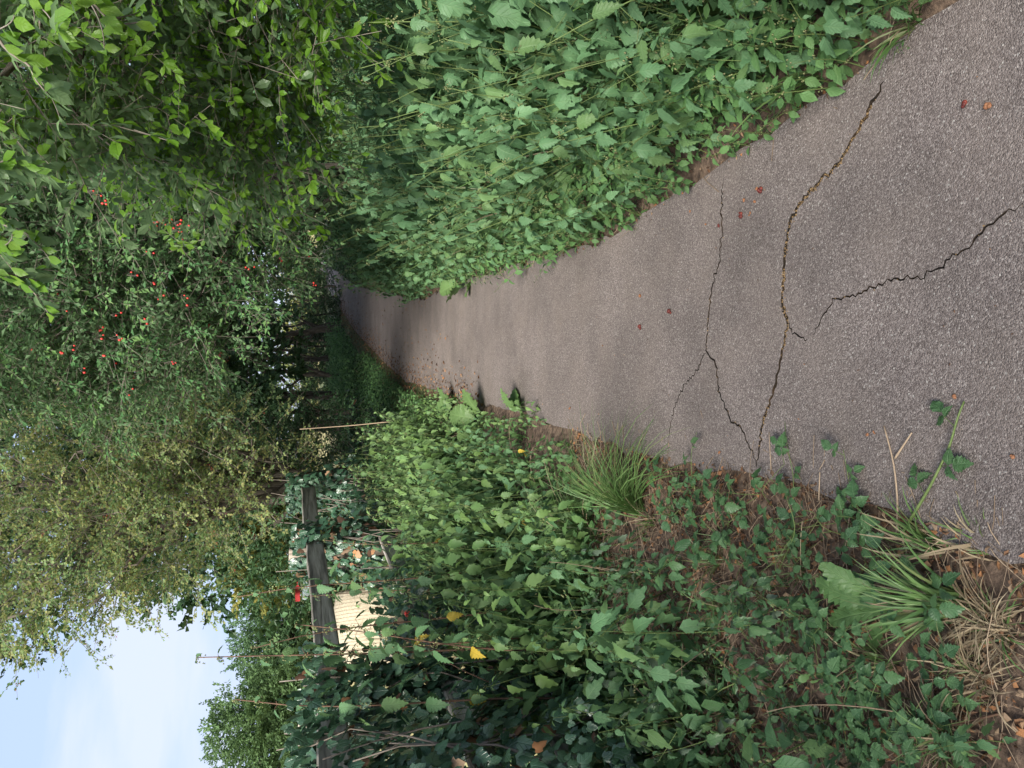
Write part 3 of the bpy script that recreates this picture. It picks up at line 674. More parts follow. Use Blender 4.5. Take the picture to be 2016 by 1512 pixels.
# hedge behind the nettles, right
hb2 = [((3.6, 6.6, 1.0), (.9, 1.2, 1.0)), ((3.9, 7.2, 2.4), (1.2, 1.3, 1.2)), ((3.2, 8.8, .9), (.9, 1.0, .9)), ((4.2, 5.4, 2.2), (1.2, 1.2, 1.3)), ((5.2, 6.2, 3.8), (1.6, 1.8, 1.6)), ((4.6, 4.4, 3.4), (1.2, 1.2, 1.4))]
tree('hedge_shrub', 'dense dark shrub filling the space behind the nettle bank', 'shrub', (4.1, 6.6, gz(4.1, 6.6)), [(np.array(c), np.array(r)) for c, r in hb2], shade_sprays, 28, M['dark'], .08, .9, 0, shell=.3, twig=False)

tall_b = [((-3, 10, 8.6), (2.4, 2, 1.8)), ((0, 10.5, 9.0), (2.4, 2.2, 1.8)), ((3, 11, 8.8), (2.4, 2.2, 1.8)), ((-1.5, 12.6, 10.4), (3, 2, 1.6)), ((-5.2, 10.5, 7.6), (2, 2, 1.8)), ((1.8, 13, 10.6), (2.6, 2, 1.6))]
tree('unseen_tall_tree', 'unseen tall tree added above the frame to keep sun off the tunnel', 'tree', (3.4, 12.6, gz(3.4, 12.6)), [(np.array(c), np.array(r)) for c, r in tall_b], big_sprays, 9, M['dark'], .22, 6.0, 0, shell=.25, twig=False)  # added crown above the frame, placed to block sun from the tunnel
# low ivy and bramble thicket at the foot of the tunnel, left beyond the fence
ib = [blob(640, 860, 10.5, .55), blob(700, 850, 10.2, .4), blob(600, 900, 10.8, .5), blob(730, 890, 9.6, .35), blob(560, 880, 11, .5)]
tree('thicket_bush', 'dark low thicket beyond the last fence post at the tunnel mouth', 'bush', (-1.2, 10.8, gz(-1.2, 10.8)), ib, rose_sprays, 60, M['dark'], .03, .5, 0, shell=.3)

# far trees across the field
def far_tree(label, name, cat, px, Y, matn, dens=7, tr=.25):
    bl = [blob(x + 10, y, Y, r * .86) for x, y, r in px]
    c = np.mean([b[0] for b in bl], 0)
    tree(name, label, cat, (c[0], c[1], gz(c[0], c[1])), bl, far_sprays, dens, M[matn], tr, 2.0, 0, shell=.5, twig=False, group='trees across the field')
Yf = 42
far_tree('rounded dark green tree across the field above the fence rail', 'field_tree', 'tree', [(525, 1235, 2.0), (540, 1190, 1.5), (520, 1290, 1.8), (560, 1260, 1.7), (570, 1200, 1.4), (580, 1310, 1.6), (550, 1340, 1.6), (585, 1250, 1.5), (585, 1170, 1.4)], Yf, 'hedge_far', 14)
far_tree('pale feathery willow-like tree across the field at the left edge', 'field_tree', 'tree', [(500, 1400, 1.9), (480, 1450, 1.7), (540, 1370, 1.5), (550, 1430, 1.8), (510, 1510, 2.0), (570, 1480, 1.7), (580, 1390, 1.6), (560, 1560, 2), (590, 1440, 1.6), (560, 1330, 1.4)], Yf - 6, 'willow', 14)
far_tree('sunlit yellowing hedge shrub just left of the hawthorn', 'field_shrub', 'shrub', [(510, 1060, .8), (530, 1110, .7), (550, 1030, .8), (500, 1010, .8), (570, 1090, .8), (560, 980, .8)], 18, 'hedge_yellow', 16, .1)
far_tree('sunlit lime green shrub far down the path at its bend', 'field_shrub', 'shrub', [(590, 535, 1.1), (575, 545, 1.0), (600, 555, .8), (560, 520, 1.1)], 48, 'hedge_yellow', 10, .1)
far_tree('dim leafy hedge closing the light gap under the tunnel trees', 'distant_hedge', 'hedge', [(618 + 4 * rng.normal(), 540 + 22 * k, .85) for k in range(13)], 46, 'willow', 12, .05)
for i, (y0, lab) in enumerate([(640, 'pale distant hedge seen through the left part of the tunnel gap'), (560, 'pale distant hedge seen through the right part of the tunnel gap'), (860, 'distant hedge hidden mostly by the hawthorn')]):
    far_tree(lab, 'distant_hedge', 'hedge', [(590 + 6 * rng.normal(), y0 + 30 * k, 2.3) for k in range(-2, 6)], 78, 'hedge_yellow', 4, .2)

# ------------------------------------------------------------------ field things
def box(acc, c, s, R=None, rv=.5, mi=0, bev=.12):
    """box with bevelled long edges, size s, centre c"""
    s = np.asarray(s, float) / 2; b = min(s) * bev; v = []; f = []
    for sx in (-1, 1):
        for sy in (-1, 1):
            for sz in (-1, 1):
                for ax in range(3):
                    q = np.array([sx, sy, sz]) * s
                    for k in range(3):
                        if k != ax: q[k] -= np.sign(q[k]) * b
                    v.append(q)
    v = np.array(v); me = bpy.data.meshes.new('t')
    import bmesh
    bm = bmesh.new()
    for q in v: bm.verts.new(q)
    r = bmesh.ops.convex_hull(bm, input=bm.verts); bmesh.ops.triangulate(bm, faces=bm.faces[:])
    bm.verts.index_update(); v = np.array([w.co[:] for w in bm.verts]); f = np.array([[w.index for w in fc.verts] for fc in bm.faces]); bm.free()
    bpy.data.meshes.remove(me)
    if R is not None: v = v @ np.asarray(R).T
    acc.add(v + np.asarray(c), f, rv, None, mi)

bc = P(705, 1248, 11.5); bz = float(gz(bc[0], bc[1]))
rb_ = .62; broot = empty('hay_bale', (bc[0], bc[1], bz), .35)
tag(broot, 'pale straw coloured round hay bale in the field behind the fence', 'hay bale')
a = Acc(); k = 40
an = np.arange(k) * 2 * math.pi / k
prof = [(-.62, .0), (-.62, .52), (-.58, .60), (-.3, .62), (0, .615), (.3, .62), (.58, .60), (.62, .52), (.62, 0)]
vv = []
for x_, r_ in prof:
    rr = r_ * (1 + .015 * rng.normal(size=k)); vv.append(np.stack([np.full(k, x_) + .01 * rng.normal(size=k), rr * np.cos(an), rr * np.sin(an) + .58], 1))
vv = np.concatenate(vv); ff = []
for i in range(len(prof) - 1):
    for j in range(k):
        p_ = i * k + j; q_ = i * k + (j + 1) % k; ff += [(p_, q_, q_ + k), (p_, q_ + k, p_ + k)]
a.add(vv, ff); obj('bale_body', a.mesh('bale', M['bale']), broot)
a = Acc()
for x_ in np.linspace(-.57, .57, 24):
    t = np.linspace(0, 2 * math.pi, 33); tube(a, np.stack([np.full(33, x_), .632 * np.cos(t), (.628 + .004 * np.sin(t * 7 + x_ * 9)) * np.sin(t) + .58], 1), .002, 3, cap=False)
tag(obj('net_wrap', a.mesh('net', M['dry_stem']), broot), kind='stuff')
a = Acc()
for _ in range(260):
    e = rng.choice([-1, 1]); th = rng.uniform(0, 6.28); r_ = .6 * math.sqrt(rng.random()); p0 = np.array([e * .6, r_ * math.cos(th), r_ * math.sin(th) + .58]); d = nrm(np.array([e * .6, 0, 0]) + rng.normal(size=3) * .7) * rng.uniform(.04, .16)
    tube(a, curve(p0, p0 + d, rng.normal(size=3) * .01, 3), .002, 3, rv=rng.random(), cap=False)
tag(obj('loose_straw', a.mesh('straw', M['grass_dry']), broot), kind='stuff')

tc_ = P(588, 1152, 17.0); tz = float(gz(tc_[0], tc_[1]))
tr_ = empty('farm_trailer', (tc_[0], tc_[1], tz), .25); tag(tr_, 'pale grey farm trailer with a bright red top bar beyond the rail', 'trailer')
hh = tc_[2] - tz
a = Acc(); box(a, (0, 0, hh - .32), (.62, .9, .5)); obj('body_panel', a.mesh('panel', M['grey_panel'], False), tr_)
a = Acc(); box(a, (.02, 0, hh + .02), (.70, 1.0, .10)); obj('top_bar', a.mesh('bar', M['red_paint'], False), tr_)
a = Acc(); box(a, (0, 0, hh - .66), (.5, 1.1, .12)); obj('chassis', a.mesh('chassis', M['rubber'], False), tr_)
for sx in (-.33, .33):
    a = Acc(); t = np.linspace(0, 2 * math.pi, 25); wr = (hh - .66) * .5
    tube(a, np.stack([np.full(25, sx), wr * np.cos(t) * .72, wr * np.sin(t) * .72 + wr], 1), wr * .28, 8, cap=False); w_ = obj('tyre', a.mesh('tyre', M['rubber']), tr_)
    a = Acc(); tube(a, [(sx - .03, 0, wr), (sx + .03, 0, wr)], wr * .55, 14); obj('wheel_hub', a.mesh('hub', M['grey_panel']), w_)

# ------------------------------------------------------------------ fence
FP = [(-1.85, 1.15), (-1.63, 3.85), (-1.38, 6.6), (-1.12, 9.45)]
froot = empty('wooden_fence', (FP[1][0], FP[1][1], 0)); tag(froot, 'weathered grey post and rail fence overgrown with ivy beside the path', 'fence')
FB = np.array([FP[1][0], FP[1][1], 0])
for i, (x_, y_) in enumerate(FP):
    z0 = float(gz(x_, y_)); h_ = (1.52, 1.5, 1.56, 1.62)[i]
    a = Acc(); box(a, (0, 0, (h_ - .3) / 2), (.12, .13, h_ + .3), bev=.09)
    v = a.v[0]; v[:, 0] += .012 * np.sin(v[:, 2] * 3); tp = v[:, 2] > h_ * .7; v[tp, 2] -= .05 * (v[tp, 0] + .06)
    o = obj('post', a.mesh('post', M['post_wood'], False), froot); o.location = Vector((x_, y_, z0)) - Vector(FB); o.rotation_euler = (rng.normal() * .015, rng.normal() * .02, .09)
for i in range(3):
    for zc, hh_ in ((1.40, .14), (.80, .13), (.42, .13)):
        p0 = np.array([FP[i][0] + .085, FP[i][1] - .0, zc + (.0, .0, .05)[i]]); p1 = np.array([FP[i + 1][0] + .085, FP[i + 1][1], zc + (.0, .05, .10)[i]])
        L = np.linalg.norm(p1 - p0); a = Acc()
        # a slightly warped rail built in sections
        n = 12; yy = np.linspace(-L / 2 + .006, L / 2 - .006, n)
        prof = np.array([(-.019, -hh_ / 2 + .008), (-.012, -hh_ / 2), (.012, -hh_ / 2), (.019, -hh_ / 2 + .008), (.019, hh_ / 2 - .008), (.012, hh_ / 2), (-.012, hh_ / 2), (-.019, hh_ / 2 - .008)])
        wob = np.cumsum(rng.normal(size=n)) * .0025; wob2 = np.cumsum(rng.normal(size=n)) * .002
        vv = np.concatenate([np.c_[prof[:, 0] + wob2[j], np.full(8, yy[j]), prof[:, 1] * (1 + .02 * rng.normal()) + wob[j]] for j in range(n)]); ff = []
        for j in range(n - 1):
            for q in range(8):
                p_, r_ = j * 8 + q, j * 8 + (q + 1) % 8; ff += [(p_, p_ + 8, r_ + 8), (p_, r_ + 8, r_)]
        for q in range(1, 7): ff += [(0, q, q + 1), ((n - 1) * 8, (n - 1) * 8 + q + 1, (n - 1) * 8 + q)]
        a.add(vv, ff)
        o = obj('rail', a.mesh('rail', M['rail_wood'], False), froot)
        d = nrm(p1 - p0); R = frames(d[None], np.array([[0, 0, 1.0]]))[0]; mm = np.eye(4); mm[:3, :3] = R; mm[:3, 3] = (p0 + p1) / 2 - FB
        o.matrix_local = Matrix(mm.tolist())
# a broken board leaning in the weeds
a = Acc(); box(a, (0, 0, 0), (.022, .62, .09), bev=.1)
o = obj('broken_board', a.mesh('board', M['pale_wood'], False)); o.location = P(1130, 1485, 3.25); o.rotation_euler = (math.radians(38), .15, math.radians(72))
tag(o, 'pale broken board lying askew among weeds below the fence', 'board')

# ------------------------------------------------------------------ ivy
IVY = [ivy_leaf(k) for k in range(4)]
def ivy(label, centre, ext, n, size=.05, brown=0, seed=0, hang=.25, name='ivy_plant', group='ivy on the fence'):
    """ivy wrapped round a post: leaves on a lumpy column, stems climbing it"""
    c = np.asarray(centre, float); root = empty(name, c); tag(root, label, 'ivy', group)
    la, sa, ba = Acc(), Acc(), Acc()
    th = rng.uniform(0, 2 * math.pi, n); h = rng.random(n) * ext[2]
    bul = 1 + .35 * np.sin(h * 5 + th * 2 + seed) + .25 * np.sin(th * 3 + h * 9)
    r_ = np.sqrt(rng.uniform(.35, 1, n)) * bul
    p = np.stack([ext[0] * r_ * np.cos(th), ext[1] * r_ * np.sin(th), h], 1)
    nn = np.stack([np.cos(th), np.sin(th), .5 + 0 * th], 1) + rng.normal(size=(n, 3)) * .45
    nn = nrm(nn); dn = np.array([0, 0, -1.0]) + rng.normal(size=(n, 3)) * .45
    Y = dn - nn * (dn * nn).sum(1, keepdims=True)
    R = frames(Y, nn); s = size * rng.uniform(.5, 1.25, n)
    br = rng.random(n) < brown; w = rng.integers(0, 4, n)
    for k_ in range(4):
        q = (w == k_) & ~br; la.inst(IVY[k_], R[q], p[q], s[q], rng.random(q.sum()))
        q = (w == k_) & br; ba.inst(IVY[k_], R[q], p[q], s[q], rng.random(q.sum()))
    for k_ in range(14):
        t = np.linspace(0, 1, 8); a0 = rng.uniform(0, 6.28)
        aa = a0 + np.cumsum(rng.normal(size=8)) * .25
        tube(sa, np.stack([ext[0] * .8 * np.cos(aa), ext[1] * .8 * np.sin(aa), t * ext[2] * rng.uniform(.7, 1.1)], 1), np.linspace(.008, .003, 8), 4)
    obj('climbing_stems', sa.mesh('ivy_stem', M['twig']), root)
    tag(obj('leaves', la.mesh('ivy_leaves', M['ivy']), root), kind='stuff')
    if ba.n: tag(obj('dead_leaves', ba.mesh('ivy_dead', M['litter']), root), kind='stuff')
    return root
def fz(x, y): return (x, y, float(gz(x, y)))
ivy('dark thick ivy smothering the nearest fence post', fz(-1.66, 3.82), (.25, .26, 1.50), 2600, .065, .02, 1)
ivy('ivy with rusty dead leaves on the middle fence post', fz(-1.38, 6.55), (.22, .24, 1.55), 1900, .065, .12, 2)
ivy('bushy ivy crowning the far fence post and its rail end', fz(-1.22, 8.75), (.27, .32, 1.62), 2200, .065, .02, 3)
ivy('low ivy creeping on the ground at the tunnel mouth', fz(-1.0, 10.6), (.6, .8, .9), 2200, .065, .02, 4)
ivy('ivy filling the fence between first and middle post', fz(-1.50, 5.2), (.20, 1.0, 1.02), 2600, .055, .04, 5)
ivy('ivy heaped on the rails left of the nearest post', fz(-1.64, 3.0), (.27, .6, 1.56), 3200, .06, .03, 6)
ivy('ivy hanging from the rail between middle and far post', fz(-1.26, 7.9), (.18, .9, 1.0), 1800, .06, .05, 7)

# ------------------------------------------------------------------ nettles and other herbs
NL = [leaf(7, w_nettle, .22, .18, .5, .1, seed=1, wave=.06), leaf(7, w_nettle, .22, .35, .9, .15, seed=2, wave=.08), leaf(7, w_nettle, .2, -.12, .7, .0, seed=3, wave=.1), leaf(7, w_nettle, .22, .5, .4, .2, seed=4, wave=.06)]
OL = [leaf(5, w_ovate, .10, .15, .5, .1, seed=5, wave=.08), leaf(5, w_ovate, .10, .3, .8, .15, seed=6, wave=.06), leaf(5, w_ovate, .1, -.1, .6, 0, seed=7, wave=.1)]
NLL = [leaf(4, w_nettle, .15, f_, d_, .1, seed=k_ + 50, wave=.08) for k_, (f_, d_) in enumerate([(.2, .6), (.35, .9), (-.1, .8), (.45, .5)])]
OLL = [leaf(3, w_ovate, 0, f_, d_, .1, seed=k_ + 60, wave=.08) for k_, (f_, d_) in enumerate([(.2, .5), (.3, .8), (-.1, .6)])]
def one(T, mname, nm):
    a_ = Acc(); a_.add(T['v'], T['f'], 0.0, T['lc']); return a_.mesh(nm, M[mname])
NLM = [one(t, 'nettle', 'nettle_leaf') for t in NL]; NLY = [one(t, 'nettle_yellow', 'yellow_leaf') for t in NL]; OLM = [one(t, 'low_herb', 'herb_leaf') for t in OL]

def herb(H, nn, ll, seed, templates, meshes, matn, tassel=0.0, yellow=0.0, pet=.03, lean=.12, brown=False, bare=.12, flowers=False, droop=.85):
    """an upright herb with opposite leaf pairs. returns both the single-leaf and the joined version"""
    r = np.random.default_rng(seed)
    t = np.linspace(0, 1, 9); la_, lb = r.normal(size=2) * lean
    st = np.stack([la_ * H * t ** 2 + .02 * H * np.sin(t * 5), lb * H * t ** 2, H * t], 1)
    sa, ta, ja, ya, lo = Acc(), Acc(), Acc(), Acc(), Acc()
    lows = NLL if len(templates) == 4 else OLL
    ls = Acc(); tube(ls, st[::2], np.linspace(.0045, .0014, 5) * (H / .9) ** .5, 3, cap=False)
    tube(sa, st, np.linspace(.0045, .0014, 9) * (H / .9) ** .5, 5)
    leaves = []
    th0 = r.uniform(0, 6.28)
    for i in range(nn):
        q = bare + (1 - bare) * (i / (nn - 1)) ** .9; p = np.array([np.interp(q, t, st[:, c]) for c in range(3)])
        size = ll * (.55 + .75 * math.sin(math.pi * min(1, (q - bare) / (1 - bare) * .8 + .18))) * (1 if q < .85 else .65)
        for s_ in (0, 1):
            if r.random() < .06: continue
            th = th0 + i * math.pi / 2 + s_ * math.pi + r.normal() * .25
            o = np.array([math.cos(th), math.sin(th), 0])
            pl = pet * r.uniform(.6, 1.3) * (size / ll)
            pe = p + o * pl * .85 + np.array([0, 0, pl * .5])
            tube(sa, [p, (p + pe) / 2 + np.array([0, 0, .003]), pe], [.0012, .001, .0009], 3, cap=False)
            ls.add([p + [.001, 0, 0], p - [.001, 0, 0], pe], [(0, 1, 2)])
            dr = droop + r.normal() * .3 - .35 * (q > .85)
            d = o * math.cos(dr) + np.array([0, 0, -math.sin(dr)]); zz = np.array([0, 0, 1.0]) + o * math.sin(dr) + r.normal(size=3) * .22
            R = frames(d[None], zz[None])[0]; k_ = r.integers(0, len(templates)); sc = size * r.uniform(.75, 1.15)
            isy = r.random() < yellow and q < .6
            leaves.append((k_, R, pe, sc, isy))
            (ya if isy else ja).inst(templates[k_], R[None], pe[None], [sc], [r.random()])
            lo.inst(lows[k_ % len(lows)], R[None], pe[None], [sc * 1.08], [r.random() * .5])
        if tassel and q > .42 and r.random() < tassel:
            for _ in range(4):
                th = r.uniform(0, 6.28); L = r.uniform(.03, .07) * (1.2 - q * .5); o = np.array([math.cos(th), math.sin(th), 0]) * .6
                e = p + o * L + np.array([0, 0, -.5 * L]); c_ = curve(p, e, (0, 0, .012), 5)
                for b_ in c_[1:]:
                    bead(ta, b_ + r.normal(size=3) * .003, .0045 * r.uniform(.7, 1.3), r.random())
        if flowers and r.random() < .35:
            for _ in range(4): bead(ta, p + r.normal(size=3) * .008 + np.array([0, 0, .01]), .005, r.random())
    stem_me = sa.mesh('stem', M['stem_brown' if brown else 'stem_green'])
    return dict(TS=ls.T(), TL=lo.T(), TT=(ta.T() if ta.n else None), stem=stem_me, tassel=(ta.mesh('flowers', M['tassel']) if ta.n else None), leaves=leaves, meshes=meshes,
                joined=ja.mesh('leaves', M[matn]), yellow=(ya.mesh('yellow_leaves', M['nettle_yellow']) if ya.n else None))

def plant(pr, name, label, cat, group, loc, rz, s=1.0, single=False, tilt=(0, 0), ymesh=None):
    root = empty(name, loc, rz, s, tilt); tag(root, label, cat, group)
    obj('stem', pr['stem'], root)
    if pr['tassel'] is not None: tag(obj('flower_tassels', pr['tassel'], root), kind='stuff')
    if single:
        for k_, R, p, sc, isy in pr['leaves']:
            mm = np.eye(4); mm[:3, :3] = R * sc; mm[:3, 3] = p
            o = obj('leaf', (ymesh or NLY)[k_ % len(ymesh or NLY)] if isy else pr['meshes'][k_], root, mm)
            if isy: o['label'] = 'yellowed leaf'
    else:
        tag(obj('leaves', pr['joined'], root), kind='stuff')
        if pr['yellow'] is not None: obj('yellow_leaves', pr['yellow'], root)
    return root

def euler(rx, ry, rz):
    return np.array(Matrix.Rotation(rz, 3, 'Z') @ Matrix.Rotation(ry, 3, 'Y') @ Matrix.Rotation(rx, 3, 'X'))
def mass(name, label, items, matn):
    """many plants that cannot be counted, joined"""
    la, sa, ta = Acc(), Acc(), Acc()
    by = {}
    for pr, loc, rz, sc, tl in items: by.setdefault(id(pr), (pr, []))[1].append((euler(tl[0], tl[1], rz), loc, sc))
    for pr, it in by.values():
        R = np.array([q[0] for q in it]); L = np.array([q[1] for q in it], float); S = np.array([q[2] for q in it]); rv = rng.random(len(it)) * .6
        la.inst(pr['TL'], R, L, S, rv); sa.inst(pr['TS'], R, L, S, rv)
        if pr['TT'] is not None: ta.inst(pr['TT'], R, L, S, rv)
    root = empty(name); tag(root, label, 'nettles', kind='stuff')
    tag(obj('leaves', la.mesh('leaves', M[matn]), root), kind='stuff'); tag(obj('stems', sa.mesh('stems', M['stem_green']), root), kind='stuff')
    if ta.n: tag(obj('flower_tassels', ta.mesh('tassels', M['tassel']), root), kind='stuff')
NET = [herb(1.0, 10, .098, 100 + k, NL, NLM, 'nettle', tassel=.55 if k % 2 else 0, yellow=.0) for k in range(5)]
NETS = [herb(.62, 8, .092, 120 + k, NL, NLM, 'nettle', tassel=0, yellow=.006) for k in range(3)]
NETY = [herb(.72, 9, .085, 140 + k, NL, NLM, 'nettle', tassel=.4, yellow=.12, bare=.25) for k in range(3)]
TALL = [herb(1.5, 14, .075, 160 + k, NL, NLM, 'nettle', tassel=.8, yellow=.08, brown=True, bare=.3, lean=.05) for k in range(3)]
LOW = [herb(.30, 7, .05, 180 + k, OL, OLM, 'low_herb', pet=.012, flowers=True, bare=.1, lean=.3, droop=.25) for k in range(4)]

# right bank: rises from low herbs at the path edge to chest-high nettles
def bank_points(step, y0, y1, x0, x1, jit=.05):
    o = []; y = y0
    while y < y1:
        st_ = step * (1 + .07 * y)
        for x in np.arange(x0, x1, st_):
            yy = y + rng.normal() * jit; xx = float(right_edge(yy)) + x + rng.normal() * jit
            if xx < .53 * (yy + .95) + .2: o.append((xx, yy, xx - float(right_edge(yy))))
        y += st_
    return o
def bank_h(dx, yy):
    h = np.clip(.30 + dx * 1.5, .26, 1.15) * rng.uniform(.82, 1.12)
    return h * (.88 if yy < 2.4 else 1.0)
n_single = 0; n_obj = 0; rest = []; rest_low = []
for xx, yy, dx in sorted(bank_points(.10, 1.0, 11.2, .12, 2.4), key=lambda q: q[1]):
    h = bank_h(dx, yy); tl = (rng.normal() * .1, -max(0, .30 - dx * .25) + rng.normal() * .08); loc = (xx, yy, float(gz(xx, yy)) - .01); rz = rng.uniform(0, 6.28)
    k_ = rng.integers(0, 5); pr = NET[k_] if h > .7 else NETS[k_ % 3]; sc = h / (1.0 if h > .7 else .62)
    if n_obj < 190 and dx < 1.25 and rng.random() < .55:
        single = yy < 3.6 and n_single < 60
        plant(pr, 'stinging_nettle', ('tall seeding' if h > .7 and k_ % 2 else 'tall leafy' if h > .7 else 'short leafy') + ' nettle in the right bank ' + ('nearest the camera' if yy < 2.3 else 'beside the seed cluster' if yy < 3.2 else 'midway along the path' if yy < 5.5 else 'towards the tunnel'), 'nettle', 'nettles in the right bank', loc, rz, sc, single, tl)
        n_single += single; n_obj += 1
    else: rest.append((pr, loc, rz, sc, tl))
mass('nettle_mass', 'dense mass of stinging nettles filling the right bank', rest, 'nettle')
n_low = 0
for xx, yy, dx in sorted(bank_points(.066, 1.0, 8.0, -.04, .36, .03), key=lambda q: q[1]):
    if yy < 1.75 and dx < .12: continue
    tl = (rng.normal() * .15, -.35 + dx * .6 + rng.normal() * .12); loc = (xx, yy, float(gz(xx, yy)) if dx > .02 else PZ - .02); rz = rng.uniform(0, 6.28); sc = rng.uniform(.55, 1.05) + dx * 1.2
    if dx < -.03: continue
    if n_low < 110 and rng.random() < .6:
        plant(LOW[rng.integers(0, 4)], 'low_herb', 'low pale green herb on the right path edge ' + ('by the end of the main crack' if yy < 2.2 else 'beside the scattered orange seeds' if yy < 3.2 else 'midway along the nettle bank'), 'herb', 'low herbs on the right path edge', loc, rz, sc, n_low < 26, tl); n_low += 1
    else: rest_low.append((LOW[rng.integers(0, 4)], loc, rz, sc, tl))
mass('herb_fringe', 'low pale green herbs massed along the right path edge', rest_low, 'low_herb')

# left patch between path and fence
pts = []; y = 3.55
while y < 8.8:
    st_ = .115 + .007 * y
    for x in np.arange(.06, 1.2, st_):
        xx = float(left_edge(y)) - x + rng.normal() * .05; yy = y + rng.normal() * .05
        if y < 4.0 and x < .3: continue
        pts.append((xx, yy, x))
    y += st_
ns = 0; no = 0; rest = []
for xx, yy, dx in pts:
    h = np.clip(.24 + .62 * dx, .22, .74) * rng.uniform(.75, 1.2)
    pr = (NETY if rng.random() < .08 else NETS)[rng.integers(0, 3)]; H0 = .66; rz = rng.uniform(0, 6.28); tl = (rng.normal() * .1, .12 + rng.normal() * .1); loc = (xx, yy, float(gz(xx, yy)) - .01)
    if no < 70 and rng.random() < .5:
        single = yy < 5.2 and ns < 24; ns += single; no += 1
        plant(pr, 'stinging_nettle', 'short pale nettle left of the path ' + ('behind the large grass tuft' if yy < 4.8 else 'near the broad dock leaves' if yy < 6.5 else 'at the far end of the patch'), 'nettle', 'nettles in the left patch', loc, rz, h / H0, single, tl)
    else: rest.append((pr, loc, rz, h / H0, tl))
# taller weeds crowding the fence foot
for _ in range(230):
    Y = rng.uniform(3.1, 9.2); x0 = -1.62 + .09 * (Y - 3.8) + rng.uniform(.08, .75); h = rng.uniform(.5, 1.05) * (1.12 - .35 * (x0 + 1.6 - .09 * (Y - 3.8)))
    if Y < 3.9 and x0 > -1.2: continue
    rest.append((NETS[rng.integers(0, 3)] if h < .75 else NET[rng.integers(0, 5)], (x0, Y, float(gz(x0, Y)) - .01), rng.uniform(0, 6.28), h / (.62 if h < .75 else 1.0), (rng.normal() * .12, rng.normal() * .12)))
mass('nettle_patch', 'nettles and weeds crowding between the path and the fence', rest, 'nettle_pale')
rest = []; rest2 = []
for _ in range(330):
    Y = rng.uniform(1.25, 4.3); dx = .28 + rng.random() ** .8 * 1.7; x0 = float(left_edge(Y)) - dx
    if x0 < -.56 * (Y + .9) - .2: continue
    h = rng.uniform(.12, .32) + .2 * min(dx, 1.2)
    isn = rng.random() < .55; pr = NETS[rng.integers(0, 3)] if isn else LOW[rng.integers(0, 4)]; H0 = .62 if isn else .30
    (rest if rng.random() < .6 else rest2).append((pr, (x0, Y, float(gz(x0, Y)) - .01), rng.uniform(0, 6.28), h / H0, (rng.normal() * .3, rng.normal() * .3)))
for _ in range(46):
    Y = rng.uniform(2.2, 4.2); x0 = rng.uniform(-1.75, -.85); h = rng.uniform(.35, .65)
    rest2.append((NETS[rng.integers(0, 3)], (x0, Y, float(gz(x0, Y)) - .01), rng.uniform(0, 6.28), h / .62, (rng.normal() * .2, rng.normal() * .2)))
mass('verge_shoots', 'paler nettle shoots scattered through the shaded left verge', rest2, 'nettle')
mass('verge_weeds', 'dark tangle of nettle shoots and seedlings on the shaded left verge', rest, 'bramble')
# tall seeding nettles by the fence, each singled out
def base_at(x, y, Y):
    q = P(x, y, Y); return (float(q[0]), Y, float(gz(q[0], Y)) - .02)
tall = [('tall seeding nettle whose bare tip stands against the sky', 385, 1330, 3.6, 0), ('tall brown-stemmed nettle crossing the pale bale', 500, 1225, 4.0, 1), ('tall nettle leaning before the red bar', 470, 1135, 4.6, 2),
        ('tall nettle with tassels at the left picture edge', 455, 1480, 3.2, 1), ('nettle with broad leaves beside the ivy post', 640, 1290, 3.5, 2), ('nettle standing before the rail knot', 580, 1330, 3.3, 0), ('arching nettle before the middle fence post', 640, 1090, 5.2, 1), ('thin nettle left of the middle fence post', 600, 1170, 5.0, 2)]
for lab, x, y, Y, k in tall:
    q = P(x, y, Y); zb = float(gz(q[0], Y)); h = q[2] - zb
    plant(TALL[k], 'tall_nettle', lab, 'nettle', 'tall nettles by the fence', (q[0], Y, zb), rng.uniform(0, 6.28), h / 1.5, True, (rng.normal() * .05, rng.normal() * .05))
# scattered nettles on the near left verge
for i, (x, y, h, lab) in enumerate([(1110, 1010, .55, 'broad-leaved nettle bending over the grass tuft left of the path'), (1240, 1100, .40, 'nettle with a hanging yellow leaf beside the grass tuft'), (1230, 1200, .5, 'nettle with tasselled stem and yellow leaves on the left verge'), (1190, 1010, .45, 'nettle nearest the big grass tuft'),
      (1180, 1370, .42, 'nettle with one large toothed leaf in front of the ivy post'), (1350, 1270, .3, 'small nettle in the shaded left verge'), (1420, 1330, .34, 'bright nettle shoot low in the shaded verge'), (1480, 1400, .26, 'nettle seedling in the dark lower left verge'), (1300, 1420, .36, 'nettle below the broken board'),
      (1600, 1440, .22, 'small crinkled nettle near the lower left corner'), (1400, 1180, .28, 'nettle shoot above the dandelion'), (1560, 1330, .2, 'tiny nettle among dry stems'), (1330, 1490, .3, 'nettle at the left frame edge below the board')]):
    g = G(x, y); plant((NETY if i in (0, 1, 2) else NETS)[i % 3], 'stinging_nettle', lab, 'nettle', 'single nettles on the near left verge', (g[0], g[1], float(gz(g[0], g[1])) - .01), rng.uniform(0, 6.28), h / .66, True, (rng.normal() * .15, rng.normal() * .15))

